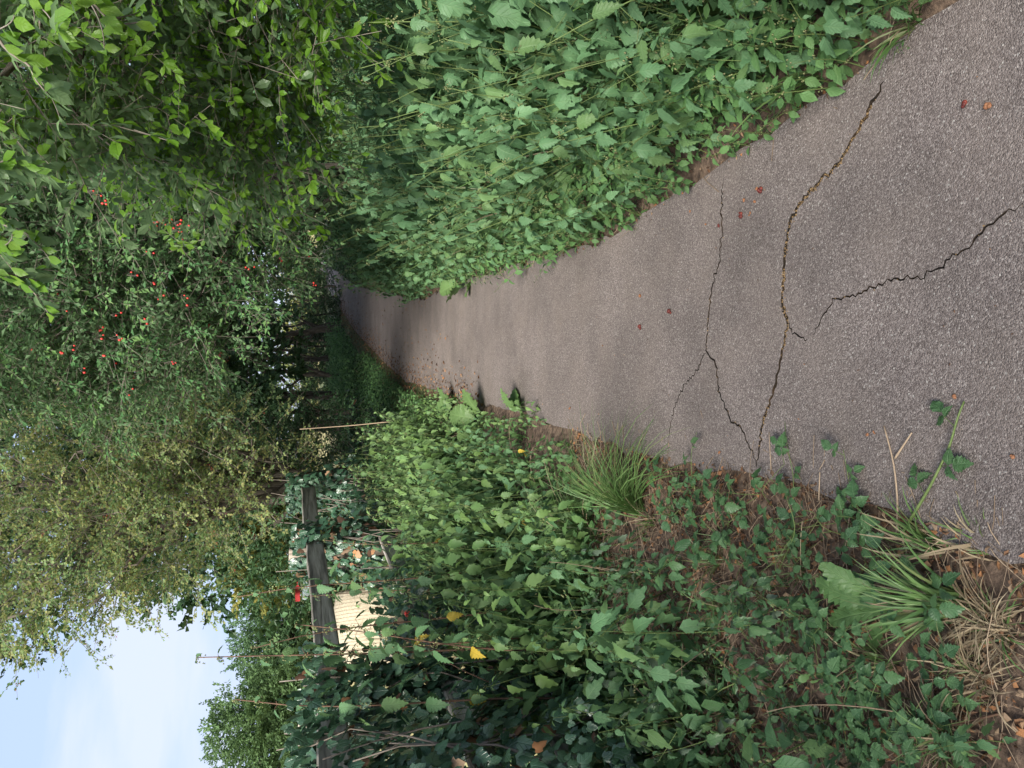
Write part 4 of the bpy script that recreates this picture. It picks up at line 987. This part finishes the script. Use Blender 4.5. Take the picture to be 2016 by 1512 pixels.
# ------------------------------------------------------------------ grass tufts
def blades(n, L, seed, spread=.5, width=.005, droop=1.0, aim=None, dry=0.0):
    r = np.random.default_rng(seed); ga, da = Acc(), Acc()
    for i in range(n):
        th = r.uniform(0, 6.28); l_ = L * r.uniform(.45, 1.1); o = np.array([math.cos(th), math.sin(th), 0])
        if aim is not None: o = nrm(o * .55 + np.array([*aim, 0.0]))
        t = np.linspace(0, 1, 7); a0 = r.uniform(.2, 1) * spread; k_ = droop * r.uniform(.3, 1.4)
        ang = a0 + k_ * t ** 1.5
        hx = np.r_[0, np.cumsum(np.sin(ang[:-1]))] * l_ / 6; hz = np.r_[0, np.cumsum(np.cos(ang[:-1]))] * l_ / 6
        b0 = np.array([r.normal() * .015, r.normal() * .015, 0]); s_ = np.cross(o, [0, 0, 1]); p = b0 + o * hx[:, None] + np.array([0, 0, 1]) * hz[:, None] + s_ * (r.normal() * .22 * l_ * t ** 2)[:, None]; w = width * r.uniform(.6, 1.3) * np.array([.7, 1, 1, .9, .7, .45, 0.02])
        tw = r.normal() * .6; s_ = s_ * math.cos(tw) + np.cross(s_, o) * math.sin(tw) * .4
        fo = np.array([0, 0, 1.0]) * .25
        v = np.concatenate([p - s_ * w[:, None] + fo * w[:, None], p, p + s_ * w[:, None] + fo * w[:, None]]); f = []
        for j in range(6):
            for c in (0, 7): f += [(c + j, c + 7 + j, c + 8 + j), (c + j, c + 8 + j, c + 1 + j)]
        (da if r.random() < dry else ga).add(v, f, r.random())
    return ga, da
def tuft_mesh(*k, **kw):
    g, d = blades(*k, **kw); return g.mesh('blades', M['grass'], True), (d.mesh('dry_blades', M['grass_dry'], True) if d.n else None)
def tuft(ms, label, loc, rz=0, s=1.0, group=None, name='grass_tuft'):
    root = empty(name, loc, rz, s); tag(root, label, 'grass', group)
    tag(obj('blades', ms[0], root), kind='stuff')
    if ms[1]: tag(obj('dry_blades', ms[1], root), kind='stuff')
def gloc(x, y):
    g = G(x, y); return (g[0], g[1], float(gz(g[0], g[1])) - .01)
tuft(tuft_mesh(240, .60, 1, spread=1.15, width=.0028, droop=2.0, aim=(.6, .1)), 'large arching green grass tuft spilling onto the left path edge', gloc(1275, 1005), 0, 1.0)
tuft(tuft_mesh(130, .5, 2, spread=.9, width=.0026, droop=1.7, aim=(.3, .5), dry=.1), 'grass tuft rising behind the large arching one', gloc(1200, 1050))
tuft(tuft_mesh(90, .26, 3, spread=.9, width=.0042, droop=.9, aim=(.0, .7), dry=.12), 'bright spreading grass clump with straw base in the near left corner', gloc(1900, 1190))
tuft(tuft_mesh(70, .16, 33, spread=1.2, width=.003, droop=1.4, dry=.95), 'straw-coloured dead base of the near left grass clump', gloc(1940, 1210))
for px_, lab in [((1965, 1330), 'matted dead grass at the bottom edge of the near left corner'), ((1930, 1440), 'straw-pale dead grass in the extreme lower left corner'), ((1985, 1240), 'dead grass skirt below the bright grass clump')]:
    tuft(tuft_mesh(110, .17, 300 + px_[1], spread=1.4, width=.0024, droop=1.6, dry=.85), lab, gloc(*px_), 0, .9)
tuft(tuft_mesh(40, .20, 4, spread=.8, width=.004, droop=.8, aim=(.3, .6), dry=.3), 'grass clump edging the asphalt at the near left', gloc(1840, 1080))
tuft(tuft_mesh(26, .16, 5, spread=.9, width=.004, droop=.8, aim=(.5, .4), dry=.5), 'yellowing grass blades at the bottom path corner', gloc(1930, 1080))
tuft(tuft_mesh(60, .45, 6, spread=.45, width=.006, droop=.9, aim=(-.35, .2)), 'long broad grass blades among the nettles at the right frame edge', gloc(1480, 20))
tuft(tuft_mesh(34, .3, 7, spread=.7, width=.005, droop=1.0, aim=(-.8, .1)), 'grass blades hanging from the bank over the cracked asphalt', gloc(1600, 150))
for i in range(9):
    g = G(rng.uniform(1680, 1860), rng.uniform(0, 75))
    plant(LOW[i % 4], 'low_herb', 'tiny herb on bare soil at the right frame edge', 'herb', 'tiny herbs on the near right soil', (g[0], g[1], float(gz(g[0], g[1])) - .01), rng.uniform(0, 6), rng.uniform(.3, .5), True, (rng.normal() * .2, rng.normal() * .2))
tuft(tuft_mesh(30, .2, 8, spread=.8, width=.005, droop=1.0, aim=(-.5, -.2), dry=.2), 'short grass by the right frame edge near the crack end', gloc(1790, 40))
GT = [tuft_mesh(34, .22, 50 + k, spread=.7, width=.003, droop=1.0, dry=.2) for k in range(4)]
LG = [tuft_mesh(34, .55, 70 + k, spread=.5, width=.004, droop=1.2, aim=(-.3, 0), dry=.08) for k in range(3)]
for i in range(22):
    y = rng.uniform(2.0, 9.0); x = float(right_edge(y)) + rng.uniform(.25, 1.0); tuft(LG[i % 3], 'long grass tuft growing up through the right nettle bank', (x, y, float(gz(x, y))), rng.uniform(-.5, .5), rng.uniform(.9, 1.6), 'long grass in the nettle bank')
GTD = [tuft_mesh(30, .30, 60 + k, spread=.6, width=.003, droop=.9, dry=.75) for k in range(3)]
for i in range(46):
    y = rng.uniform(6.0, 12.5); x = float(left_edge(y)) - rng.uniform(.05, .75); tuft(GT[i % 4], 'small green grass tuft on the far left path edge', (x, y, float(gz(x, y)) - .01), rng.uniform(0, 6), rng.uniform(.7, 1.4), 'grass tufts along the far left edge')
for i in range(44):
    y = rng.uniform(1.4, 4.4); x = float(left_edge(y)) - rng.uniform(.15, 1.4); tuft(GT[i % 4], 'thin grass tuft in the litter of the near left verge', (x, y, float(gz(x, y)) - .01), rng.uniform(0, 6), rng.uniform(.5, 1.0), 'thin grass in the near left verge')
for i in range(12):
    y = rng.uniform(3.0, 9.0); x = float(right_edge(y)) + rng.uniform(-.02, .12); tuft(GT[i % 4], 'small grass tuft poking out from under the right bank', (x, y, float(gz(x, y)) - .005), rng.uniform(0, 6), rng.uniform(.4, .9), 'grass along the right path edge')
for i in range(60):
    y = rng.uniform(4.5, 15); x = -1.95 - .0 * y - rng.random() ** 1.5 * (y * .55) + .06 * (y - 4); tuft(GTD[i % 3], 'dry straw-coloured grass tuft in the field behind the fence', (x, y, float(gz(x, y)) - .02), rng.uniform(0, 6), rng.uniform(.8, 2.0), 'dry field grass behind the fence')
for i in range(40):
    y = rng.uniform(14, 30); x = float(left_edge(y)) - rng.uniform(.3, 3.4); tuft(GT[i % 4], 'green grass tuft under the dark tunnel trees', (x, y, float(gz(x, y)) - .01), rng.uniform(0, 6), rng.uniform(1.0, 2.4), 'grass under the tunnel trees')

# ------------------------------------------------------------------ rosettes with large leaves
DL = [leaf(12, w_dand, .16, .25, .8, .3, seed=9, wave=.22), leaf(12, w_dand, .2, .3, 1.1, .25, seed=10, wave=.25)]
DK = [leaf(9, w_round, .06, .2, .6, .15, seed=12, wave=.12), leaf(9, w_round, .06, .35, .9, .1, seed=13, wave=.1)]
DLM = [one(t, 'dandelion', 'dandelion_leaf') for t in DL]; DKM = [one(t, 'dock', 'dock_leaf') for t in DK]
def rosette(name, label, cat, loc, specs, meshes, matn):
    root = empty(name, loc); tag(root, label, cat)
    sa = Acc()
    for k_, (az, el, L, roll, pet) in enumerate(specs):
        o = np.array([math.sin(az) * math.cos(el), math.cos(az) * math.cos(el), math.sin(el)])
        p = o * pet; tube(sa, curve((0, 0, -.01), p, (0, 0, .01), 4), .003, 4)
        z = np.array([-math.sin(az) * math.sin(el), -math.cos(az) * math.sin(el), math.cos(el)]); sd_ = np.cross(o, z); z = z * math.cos(roll) + sd_ * math.sin(roll)
        mm = np.eye(4); mm[:3, :3] = frames(o[None], z[None])[0] * L; mm[:3, 3] = p; obj('leaf', meshes[k_ % len(meshes)], root, mm)
    obj('leaf_stalks', sa.mesh('stalks', M['stem_green']), root)
r_ = math.radians
rosette('dandelion_plant', 'dandelion with long toothed leaves beside the near grass clump', 'dandelion', gloc(1800, 1195), [(r_(42), r_(50), .20, .5, .03), (r_(4), r_(40), .22, -.2, .03), (r_(-24), r_(28), .19, .3, .03), (r_(-60), r_(25), .15, 0, .02)], DLM, 'dandelion')
rosette('dock_plant', 'broad pale dock leaves over the left path edge', 'dock', gloc(960, 830), [(r_(75), r_(40), .26, .2, .10), (r_(20), r_(60), .28, .4, .12), (r_(-40), r_(50), .24, 0, .1)], DKM, 'dock')
rosette('dock_plant', 'dock with two upright leaves casting shade on the asphalt', 'dock', gloc(1030, 825), [(r_(80), r_(45), .2, 0, .1), (r_(60), r_(25), .2, .3, .08), (r_(140), r_(35), .18, .2, .06)], DKM, 'dock')
rosette('dock_plant', 'dock leaf standing at the left path edge before the leaf litter', 'dock', gloc(900, 800), [(r_(70), r_(50), .22, 0, .08), (r_(-10), r_(50), .25, 0, .08)], DKM, 'dock')
rosette('butterbur_plant', 'yellow-green rounded leaves at the foot of the right bank', 'plant', gloc(925, 550), [(r_(-90), r_(55), .24, .3, .12), (r_(-30), r_(60), .24, -.2, .16), (r_(-130), r_(30), .18, 0, .08)], DKM, 'dock')

# ------------------------------------------------------------------ brambles
BL = [leaf(7, w_bram, .16, .25, .5, .1, seed=21, wave=.1), leaf(7, w_bram, .16, .4, .8, .15, seed=22, wave=.1), leaf(7, w_bram, .14, -.15, .6, .05, seed=23, wave=.12)]
BLM = [one(t, 'bramble', 'bramble_leaflet') for t in BL]
def bramble(label, pts, leaf_at, size=.045, r=.003, matn='stem_green', name='bramble_shoot', group=None, side=1, lift=.025, berries=None):
    pts = smooth_path(np.asarray(pts, float), max(8, 4 * len(pts))); b = pts[0].copy(); q = pts - b
    root = empty(name, b); tag(root, label, 'bramble', group)
    sa = Acc(); tube(sa, q, np.linspace(r, r * .5, len(q)), 5)
    dd = nrm(np.gradient(q, axis=0)); nleaf = 0
    for k_, t in enumerate(leaf_at):
        i = min(len(q) - 1, int(t * (len(q) - 1))); p = q[i]; d = dd[i]; s_ = nrm(np.cross(d, [0, 0, 1.0])) * (1 if k_ % 2 else -1)
        o = nrm(s_ + d * .6 + np.array([0, 0, .5]) + rng.normal(size=3) * .2); pe = p + o * size * .7
        tube(sa, [p, (p + pe) / 2, pe], [.0013, .001, .001], 3, cap=False)
        of = nrm(np.array([o[0], o[1], -.1 + rng.normal() * .2])); sdv = np.cross(of, [0, 0, 1.0])
        for w_, sc in ((0, 1.0), (1, .75), (-1, .75)):
            l_ = nrm(of * (1 if w_ == 0 else .25) + sdv * w_ * .9 + np.array([0, 0, rng.normal() * .15])); z = np.array([0, 0, 1.0]) + rng.normal(size=3) * .25
            mm = np.eye(4); mm[:3, :3] = frames(l_[None], z[None])[0] * size * sc * rng.uniform(.85, 1.2); mm[:3, 3] = pe + (of * .3 * size if w_ == 0 else 0); obj('leaflet', BLM[nleaf % 3], root, mm); nleaf += 1
    obj('cane', sa.mesh('cane', M[matn]), root)
    if berries is not None:
        for (c, mt_) in berries:
            ba = Acc()
            for _ in range(22):
                ico(ba, rng.normal(size=3) * .0055, .0042)
            obj('blackberry', ba.mesh('berry', M[mt_]), root).location = Vector([float(z) for z in np.asarray(c) - b])
    return root
def gp(*pp): return [np.array([*G(x, y, z)]) for x, y, z in pp]
bramble('thick pale bramble shoot lying across the near left asphalt', gp((1770, 1060, .03), (1830, 960, .03), (1870, 880, .025), (1885, 820, .03), (1898, 790, .02)), [.42, .62, .85], .05, .0048)
bramble('bramble shoot with two curled leaves reaching onto the path above the crack', gp((1560, 1010, .02), (1563, 940, .03), (1550, 880, .03), (1545, 830, .02)), [.15, .4, .75], .035, .0016)
bramble('short bramble sprig at the path edge over bare soil', gp((1680, 1010, .03), (1672, 950, .03), (1660, 885, .04)), [.25, .6, .95], .038, .0016)
bramble('reddish bramble runner along the crack ends at the path edge', gp((1380, 990, .02), (1425, 965, .025), (1470, 960, .03), (1525, 985, .02)), [.2, .5, .8], .03, .002, 'stem_brown')
bramble('bramble runner leaning onto the asphalt below the grass tuft', gp((1375, 985, .02), (1362, 940, .05), (1360, 890, .06), (1372, 850, .04)), [.15, .35, .55, .8], .036, .0018)
bramble('green bramble cane rising diagonally from the near verge', gp((1530, 1130, .02), (1570, 1040, .10), (1545, 970, .12)), [.55, .95], .04, .002)
bramble('long bare bramble cane over dark stems in the lower left corner', gp((1990, 1400, .05), (1860, 1430, .10), (1760, 1460, .14), (1660, 1505, .12)), [.3, .7], .05, .003, 'stem_brown')
for i, (x, y) in enumerate([(1640, 1030), (1700, 1060), (1620, 1060), (1440, 1080), (1465, 1050), (1560, 1090), (1500, 1130), (1520, 1180), (1660, 1110), (1430, 1240), (1460, 1300), (1560, 1250), (1720, 1130), (1480, 1010), (1330, 1130), (1380, 1220), (1590, 1380), (1680, 1330), (1700, 1420), (1800, 1450), (1840, 1370), (1860, 1470), (1500, 1450), (1400, 1400), (1250, 1350), (1280, 1280), (1200, 1260), (1950, 1480), (1650, 1260)] + [(rng.uniform(1280, 1990), rng.uniform(1120, 1505)) for _ in range(45)] + [tuple(q) for q in np.c_[rng.uniform(1290, 1720, 26), rng.uniform(0, 1, 26)]]):
    if y < 2: y = 905 + (x - 1300) * .25 + 110 * y + 10
    g = G(x, y); z0 = float(gz(g[0], g[1])); o = rng.normal(size=2) * .07
    bramble('young trailing bramble sprig with dark trifoliate leaves in the left verge litter', [np.array([g[0], g[1], z0]), np.array([g[0] + o[0] * .6, g[1] + o[1] * .6, z0 + .05 + .05 * rng.random()]), np.array([g[0] + o[0] * 1.4, g[1] + o[1] * 1.4, z0 + .06 + .06 * rng.random()])], [.5, .75, 1.0], rng.uniform(.032, .055), .0013, group='bramble sprigs in the left verge')
def wp(*pp): return [P(x, y, Y) for x, y, Y in pp]
bramble('long dark bramble cane sagging in front of the fence', wp((1210, 1430, 3.3), (1080, 1390, 3.4), (930, 1330, 3.6), (800, 1260, 3.9), (720, 1225, 4.2)), [.3, .5, .62, .75, .9], .05, .004, 'stem_brown')
bramble('brown arching bramble cane bearing ripe blackberries by the fence', wp((1200, 1190, 4.0), (1060, 1230, 4.0), (960, 1270, 4.0), (850, 1260, 4.1), (800, 1215, 4.2)), [.2, .4, .55, .7, .85], .05, .004, 'stem_brown',
        berries=[(P(812, 1212, 4.15), 'blackberry'), (P(822, 1222, 4.15), 'blackberry'), (P(803, 1222, 4.15), 'blackberry'), (P(800, 1208, 4.15), 'haw_berry'), (P(806, 1232, 4.15), 'fruit_orange')])
bramble('pale green upright cane in front of the ivy', wp((1130, 1110, 4.4), (990, 1135, 4.4), (860, 1170, 4.4), (790, 1190, 4.4)), [.5, .7, .9], .05, .005, 'stem_green')
bramble('bramble cane with dull red berries before the middle rails', wp((900, 1100, 5.6), (800, 1120, 5.6), (715, 1135, 5.6), (690, 1120, 5.6)), [.2, .4, .6, .8], .05, .004, 'stem_green', berries=[(P(695, 1133, 5.6), 'fruit_red'), (P(700, 1122, 5.6), 'blackberry')])
bramble('reddish cane bowed over dark hollow below the fence', wp((1220, 1260, 3.6), (1100, 1235, 3.6), (1020, 1240, 3.6), (960, 1290, 3.7)), [.25, .5, .75], .045, .004, 'stem_brown')
for i in range(26):
    x = rng.uniform(740, 1150); y = rng.uniform(1040, 1480); Y = rng.uniform(3.5, 5.0); p0 = P(x, y, Y)
    if p0[0] < -1.55 + .09 * (Y - 3.8): p0[0] = -1.52 + .09 * (Y - 3.8) + rng.uniform(0, .1)
    z0 = float(gz(p0[0], Y)); q = np.array([p0[0] + rng.normal() * .15, Y + rng.normal() * .15, z0])
    bramble('tangled leafy bramble stem in front of the fence', [q, (p0 + q) / 2 + rng.normal(size=3) * .08, p0], [.3, .45, .6, .72, .85, 1.0], .045, .0022, group='bramble tangle before the fence')
for i in range(14):
    Y = rng.uniform(6.8, 10.2); x0 = -1.1 + .09 * (Y - 6.6) + rng.normal() * .15; z0 = float(gz(x0, Y)); q = np.array([x0, Y, z0]); p0 = q + np.array([rng.normal() * .2, rng.normal() * .2, rng.uniform(.5, 1.1)])
    bramble('tangled pale bramble stem at the foot of the farther fence', [q, (p0 + q) / 2 + rng.normal(size=3) * .08, p0], [.3, .5, .7, .85, 1.0], .05, .0025, group='bramble tangle by the far fence')

# ------------------------------------------------------------------ litter, undergrowth and small finds
LT = [leaf(2, w_ovate, 0, .5, .8, .2, seed=31), leaf(2, w_round, 0, -.4, 1.2, .3, seed=32), leaf(3, w_ovate, 0, .9, 1.5, .4, seed=33)]
def litter(name, label, n, xf, size, nst, seedl=.3, zlift=.0, sizes=None):
    la, sa = Acc(), Acc()
    xy = np.array([xf() for _ in range(n)]); z = gz(xy[:, 0], xy[:, 1]); onp = (xy[:, 0] > left_edge(xy[:, 1])) & (xy[:, 0] < right_edge(xy[:, 1])); z = np.where(onp, PZ, z)
    p = np.c_[xy, z + .004 + rng.random(n) * .012 * (~onp)]
    R = frames(np.c_[rng.normal(size=(n, 2)), rng.normal(size=n) * .25], np.array([0, 0, 1.0]) + rng.normal(size=(n, 3)) * .45); w = rng.integers(0, 3, n)
    for k_ in range(3): la.inst(LT[k_], R[w == k_], p[w == k_], size * rng.uniform(.4, 1.2, (w == k_).sum()), rng.random((w == k_).sum()))
    root = empty(name, (0, 0, 0)); tag(root, label, 'litter', kind='stuff')
    o = tag(obj('fallen_leaves', la.mesh('litter', M['litter'], False), root), kind='stuff')
    for _ in range(nst):
        q = xf(); z0 = float(gz(*q)) + rng.uniform(.003, .03); th = rng.uniform(0, 6.28); L = rng.uniform(.04, .22); e = np.array([q[0] + L * math.cos(th), q[1] + L * math.sin(th), z0 + rng.normal() * .012]); e[2] = max(e[2], float(gz(e[0], e[1])) + .002)
        if left_edge(e[1]) < e[0] < right_edge(e[1]): e[2] = max(e[2], PZ + .003)
        tube(sa, curve((q[0], q[1], z0), e, rng.normal(size=3) * .012, 4), rng.uniform(.0006, .0018), 3, rv=rng.random(), cap=False)
    if sa.n: tag(obj('dry_stems', sa.mesh('dry_stems', M['dry_stem']), root), kind='stuff')
def near_left():
    y = rng.uniform(1.0, 4.2); return (float(left_edge(y)) - abs(rng.normal()) * .55 + .02, y)
litter('leaf_litter', 'brown leaf litter and dry stems on the near left verge', 6000, near_left, .028, 1500)
def near_deep():
    y = rng.uniform(1.2, 4.6); return (float(left_edge(y)) - rng.uniform(.5, 2.2), y)
litter('dry_thatch', 'thatch of dry stems under the weeds in the lower left', 1800, near_deep, .028, 1500)
def far_left():
    y = rng.uniform(6.5, 30); return (float(left_edge(y)) + rng.normal() * (.10 + .006 * y), y)
litter('fallen_leaf_drift', 'rusty brown leaves drifted along the far left path edge', 4200, far_left, .05, 0)
def far_all():
    y = rng.uniform(8, 30); return (rng.uniform(left_edge(y), right_edge(y)), y)
litter('scattered_leaves', 'scattered brown leaves on the shaded far stretch of path', 420, far_all, .045, 0)
def right_strip():
    y = rng.uniform(1.2, 12); return (float(right_edge(y)) + abs(rng.normal()) * .12 - .015, y)
litter('edge_litter', 'crumbs of dead leaves along the right path edge', 1200, right_strip, .022, 120)
def near_path():
    y = rng.uniform(1.2, 5); return (rng.uniform(left_edge(y) + .05, right_edge(y) - .05), y)
litter('path_crumbs', 'tiny crumbs of leaf scattered on the near asphalt', 110, near_path, .009, 0)

def carpet(name, label, n, xf, templ, size, matn, zr):
    a = Acc(); xy = np.array([xf() for _ in range(n)]); z = gz(xy[:, 0], xy[:, 1]) + rng.random(n) * zr
    R = frames(np.c_[rng.normal(size=(n, 2)), rng.normal(size=n) * .4 - .2], np.array([0, 0, 1.0]) + rng.normal(size=(n, 3)) * .5)
    w = rng.integers(0, len(templ), n)
    for k_ in range(len(templ)): a.inst(templ[k_], R[w == k_], np.c_[xy, z][w == k_], size * rng.uniform(.5, 1.2, (w == k_).sum()), rng.random((w == k_).sum()))
    o = obj(name, a.mesh(name, M[matn], False)); tag(o, label, 'undergrowth', kind='stuff')
def rb_under():
    y = rng.uniform(1.0, 11); return (float(right_edge(y)) + .1 + rng.uniform(0, 2.4), y)
carpet('bank_undergrowth', 'low leaves filling the floor of the nettle bank', 5000, rb_under, [TINYR], .06, 'nettle', .35)
def lb_under():
    y = rng.uniform(3.4, 8.6); return (float(left_edge(y)) - .1 - rng.uniform(0, 1.1), y)
carpet('patch_undergrowth', 'low leaves under the left nettle patch', 2200, lb_under, [TINYR], .05, 'low_herb', .18)
def lv_under():
    y = rng.uniform(1.4, 3.8); return (float(left_edge(y)) - .45 - rng.uniform(0, 1.7), y)
carpet('verge_seedlings', 'small dark seedlings and ground ivy over the left verge floor', 3800, lv_under, [SMALL], .036, 'bramble', .12)
def ver_strip():
    y = rng.uniform(8.8, 17.5); return (float(left_edge(y)) - .12 - rng.random() ** 1.3 * 1.3, y)
carpet('edge_herbs', 'low green herbs on the verge left of the tunnel mouth', 6500, ver_strip, [TINYR], .06, 'low_herb', .22)
def tun_strip():
    y = rng.uniform(17, 30); return (float(left_edge(y)) - .25 - rng.uniform(0, 4.0), y)
carpet('tunnel_strip', 'band of dim green herbs along the path under the trunks', 11000, tun_strip, [TINYR], .10, 'low_herb', .6)
def far_under():
    y = rng.uniform(9.5, 34); s = rng.random() < .5
    return (float(left_edge(y)) - .35 - rng.uniform(0, 3), y) if s else (float(right_edge(y)) + .15 + rng.uniform(0, 3.5), y)
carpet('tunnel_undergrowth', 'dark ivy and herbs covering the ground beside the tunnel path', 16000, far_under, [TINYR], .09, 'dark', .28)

ga = Acc(); TET = dict(v=np.array([[0, 0, 1.0], [.9, 0, -.3], [-.5, .8, -.3], [-.5, -.8, -.3]]), f=np.array([[0, 1, 2], [0, 2, 3], [0, 3, 1], [1, 3, 2]]))
for (px, w), n_ in zip(cracks_px[:3], (2300, 240, 90)):
    l_ = np.array([G(x, y, PZ) for x, y in px]); sg = np.r_[0, np.cumsum(np.linalg.norm(np.diff(l_, axis=0), axis=1))]
    q = rng.uniform(0, sg[-1], n_); q = q[vnoise(q * 6, q * 2 + w * 500) > -.35]; c_ = np.stack([np.interp(q, sg, l_[:, k]) for k in range(3)], 1)
    c_[:, :2] += rng.normal(size=(len(q), 2)) * .008; c_[:, 2] += rng.uniform(-.012, .0005, len(q))
    ga.inst(TET, frames(rand_dirs(len(q)), rand_dirs(len(q))), c_, rng.uniform(.0012, .004, len(q)), rng.random(len(q)))
tag(obj('crack_grit', ga.mesh('crack_grit', M['grit'], False)), 'tan grit and dead moss crumbs gathered in the asphalt cracks', 'grit', kind='stuff')
def lump(name, label, cat, group, px, r, matn, k=5):
    g = G(*px, PZ); a = Acc()
    for _ in range(k): ico(a, rng.normal(size=3) * r * .35 * np.array([1, 1, .3]) + np.array([0, 0, r * .6]), r * rng.uniform(.5, .85), sq=(1, 1, .8))
    o = obj(name, a.mesh(name, M[matn])); o.location = [float(q) for q in g]; tag(o, label, cat, group)
for px in [(1500, 374), (1460, 423)]: lump('fallen_fruit', 'squashed dark red fruit in the seed cluster by the upper crack', 'fruit', 'squashed fruit by the crack', px, .011, 'fruit_red', 6)
for px in [(1491, 372), (1466, 394), (1487, 398), (1478, 421)]: lump('orange_seed', 'small orange-brown seed in the cluster by the upper crack', 'seed', 'seeds by the crack', px, .007, 'fruit_orange', 3)
for px, lab in [((1360, 415), 'orange seed lying closest to the right bank'), ((1390, 443), 'orange seed beside the thin upper crack'), ((1345, 380), 'tiny seed under the nettle edge')]: lump('orange_seed', lab, 'seed', None, px, .006, 'fruit_orange', 3)
lump('fallen_fruit', 'dark fruit scrap sitting on the thin crack', 'fruit', None, (1416, 443), .008, 'fruit_red', 4)
lump('fallen_fruit', 'purple fruit with orange flesh in the middle of the path', 'fruit', None, (1320, 612), .012, 'fruit_red', 6)
lump('fallen_fruit', 'reddish fruit left of the purple one in mid path', 'fruit', None, (1262, 643), .012, 'fruit_red', 5)
lump('fallen_fruit', 'dried orange husk in mid path', 'husk', None, (1262, 582), .009, 'fruit_orange', 4)
lump('fallen_fruit', 'red-brown berry near the right frame edge', 'fruit', None, (1900, 208), .010, 'fruit_red', 3)
lump('fallen_husk', 'brown husk beside the red berry near the right edge', 'husk', None, (1950, 208), .010, 'fruit_orange', 5)
lump('orange_seed', 'red-brown seed above the bramble shoot tip', 'seed', None, (1880, 780), .007, 'fruit_orange', 3)
lump('orange_seed', 'pale seed right of the forked dry stalk', 'seed', None, (1710, 855), .006, 'fruit_orange', 3)
lump('orange_seed', 'round seed next to the forked dry stalk', 'seed', None, (1721, 851), .005, 'fruit_orange', 3)
lump('orange_seed', 'lone brown seed near the lower path edge', 'seed', None, (1996, 900), .007, 'fruit_orange', 3)
lump('orange_seed', 'seed left of where the cracks meet', 'seed', None, (1418, 890), .006, 'fruit_orange', 3)
lump('orange_seed', 'orange leaf curl far left of the path beside the nettles', 'seed', None, (1123, 803), .009, 'fruit_orange', 3)
def stick(label, pts, r, matn='dry_stem'):
    p = smooth_path(np.array(pts), 12); a = Acc(); tube(a, p - p[0], np.linspace(r, r * .6, 12), 6, rv=.8); o = obj('dry_stalk', a.mesh('stalk', M[matn])); o.location = [float(q) for q in p[0]]; tag(o, label, 'stalk')
stick('long forked dry stalk on the near left path edge', gp((1765, 1060, .02), (1768, 990, .03), (1760, 910, .02), (1740, 838, .016)), .0032)
stick('short straw stub branching from the forked dry stalk', gp((1762, 902, .02), (1795, 852, .03)), .0035)
stick('thin red dry stem by the crack junction', gp((1518, 925, .015), (1514, 850, .016)), .0016)
stick('dead stalk with pale bark near the left verge soil', gp((1612, 985, .02), (1614, 930, .03)), .0025)
stick('pale brown stick poking up at the tunnel foot on the right', wp((735, 445, 10.5), (700, 480, 10.3), (660, 492, 10.2)), .012)
stick('second brown stick leaning beside the tunnel undergrowth', wp((730, 468, 10.6), (690, 476, 10.5), (672, 484, 10.4)), .010)
stick('dry cane leaning beside the far fence post', wp((770, 830, 8.6), (690, 838, 8.6), (590, 845, 8.6)), .006)
stick('grey dead stem crossing the lower left shadows', wp((1420, 1512, 2.4), (1320, 1430, 2.6), (1240, 1340, 2.9)), .004)

ca = Acc()
for _ in range(150):
    Y = rng.uniform(1.4, 5.2); x0 = float(left_edge(Y)) - .3 - rng.uniform(0, 1.2); z0 = float(gz(x0, Y)); L = rng.uniform(.15, .55); d = nrm(rng.normal(size=3) * np.array([.8, .8, .35]) + np.array([0, 0, .45])) * L
    e = np.array([x0, Y, z0]) + d; e[2] = max(e[2], z0 + .02); tube(ca, curve((x0, Y, z0 - .01), e, rng.normal(size=3) * .04 * L + np.array([0, 0, .05 * L]), 7), np.linspace(.0022, .0009, 7), 4, rv=rng.random())
tag(obj('dead_stems', ca.mesh('dead_stems', M['dry_stem'])), 'thin dead stems criss-crossing the left verge weeds', 'stems', kind='stuff')
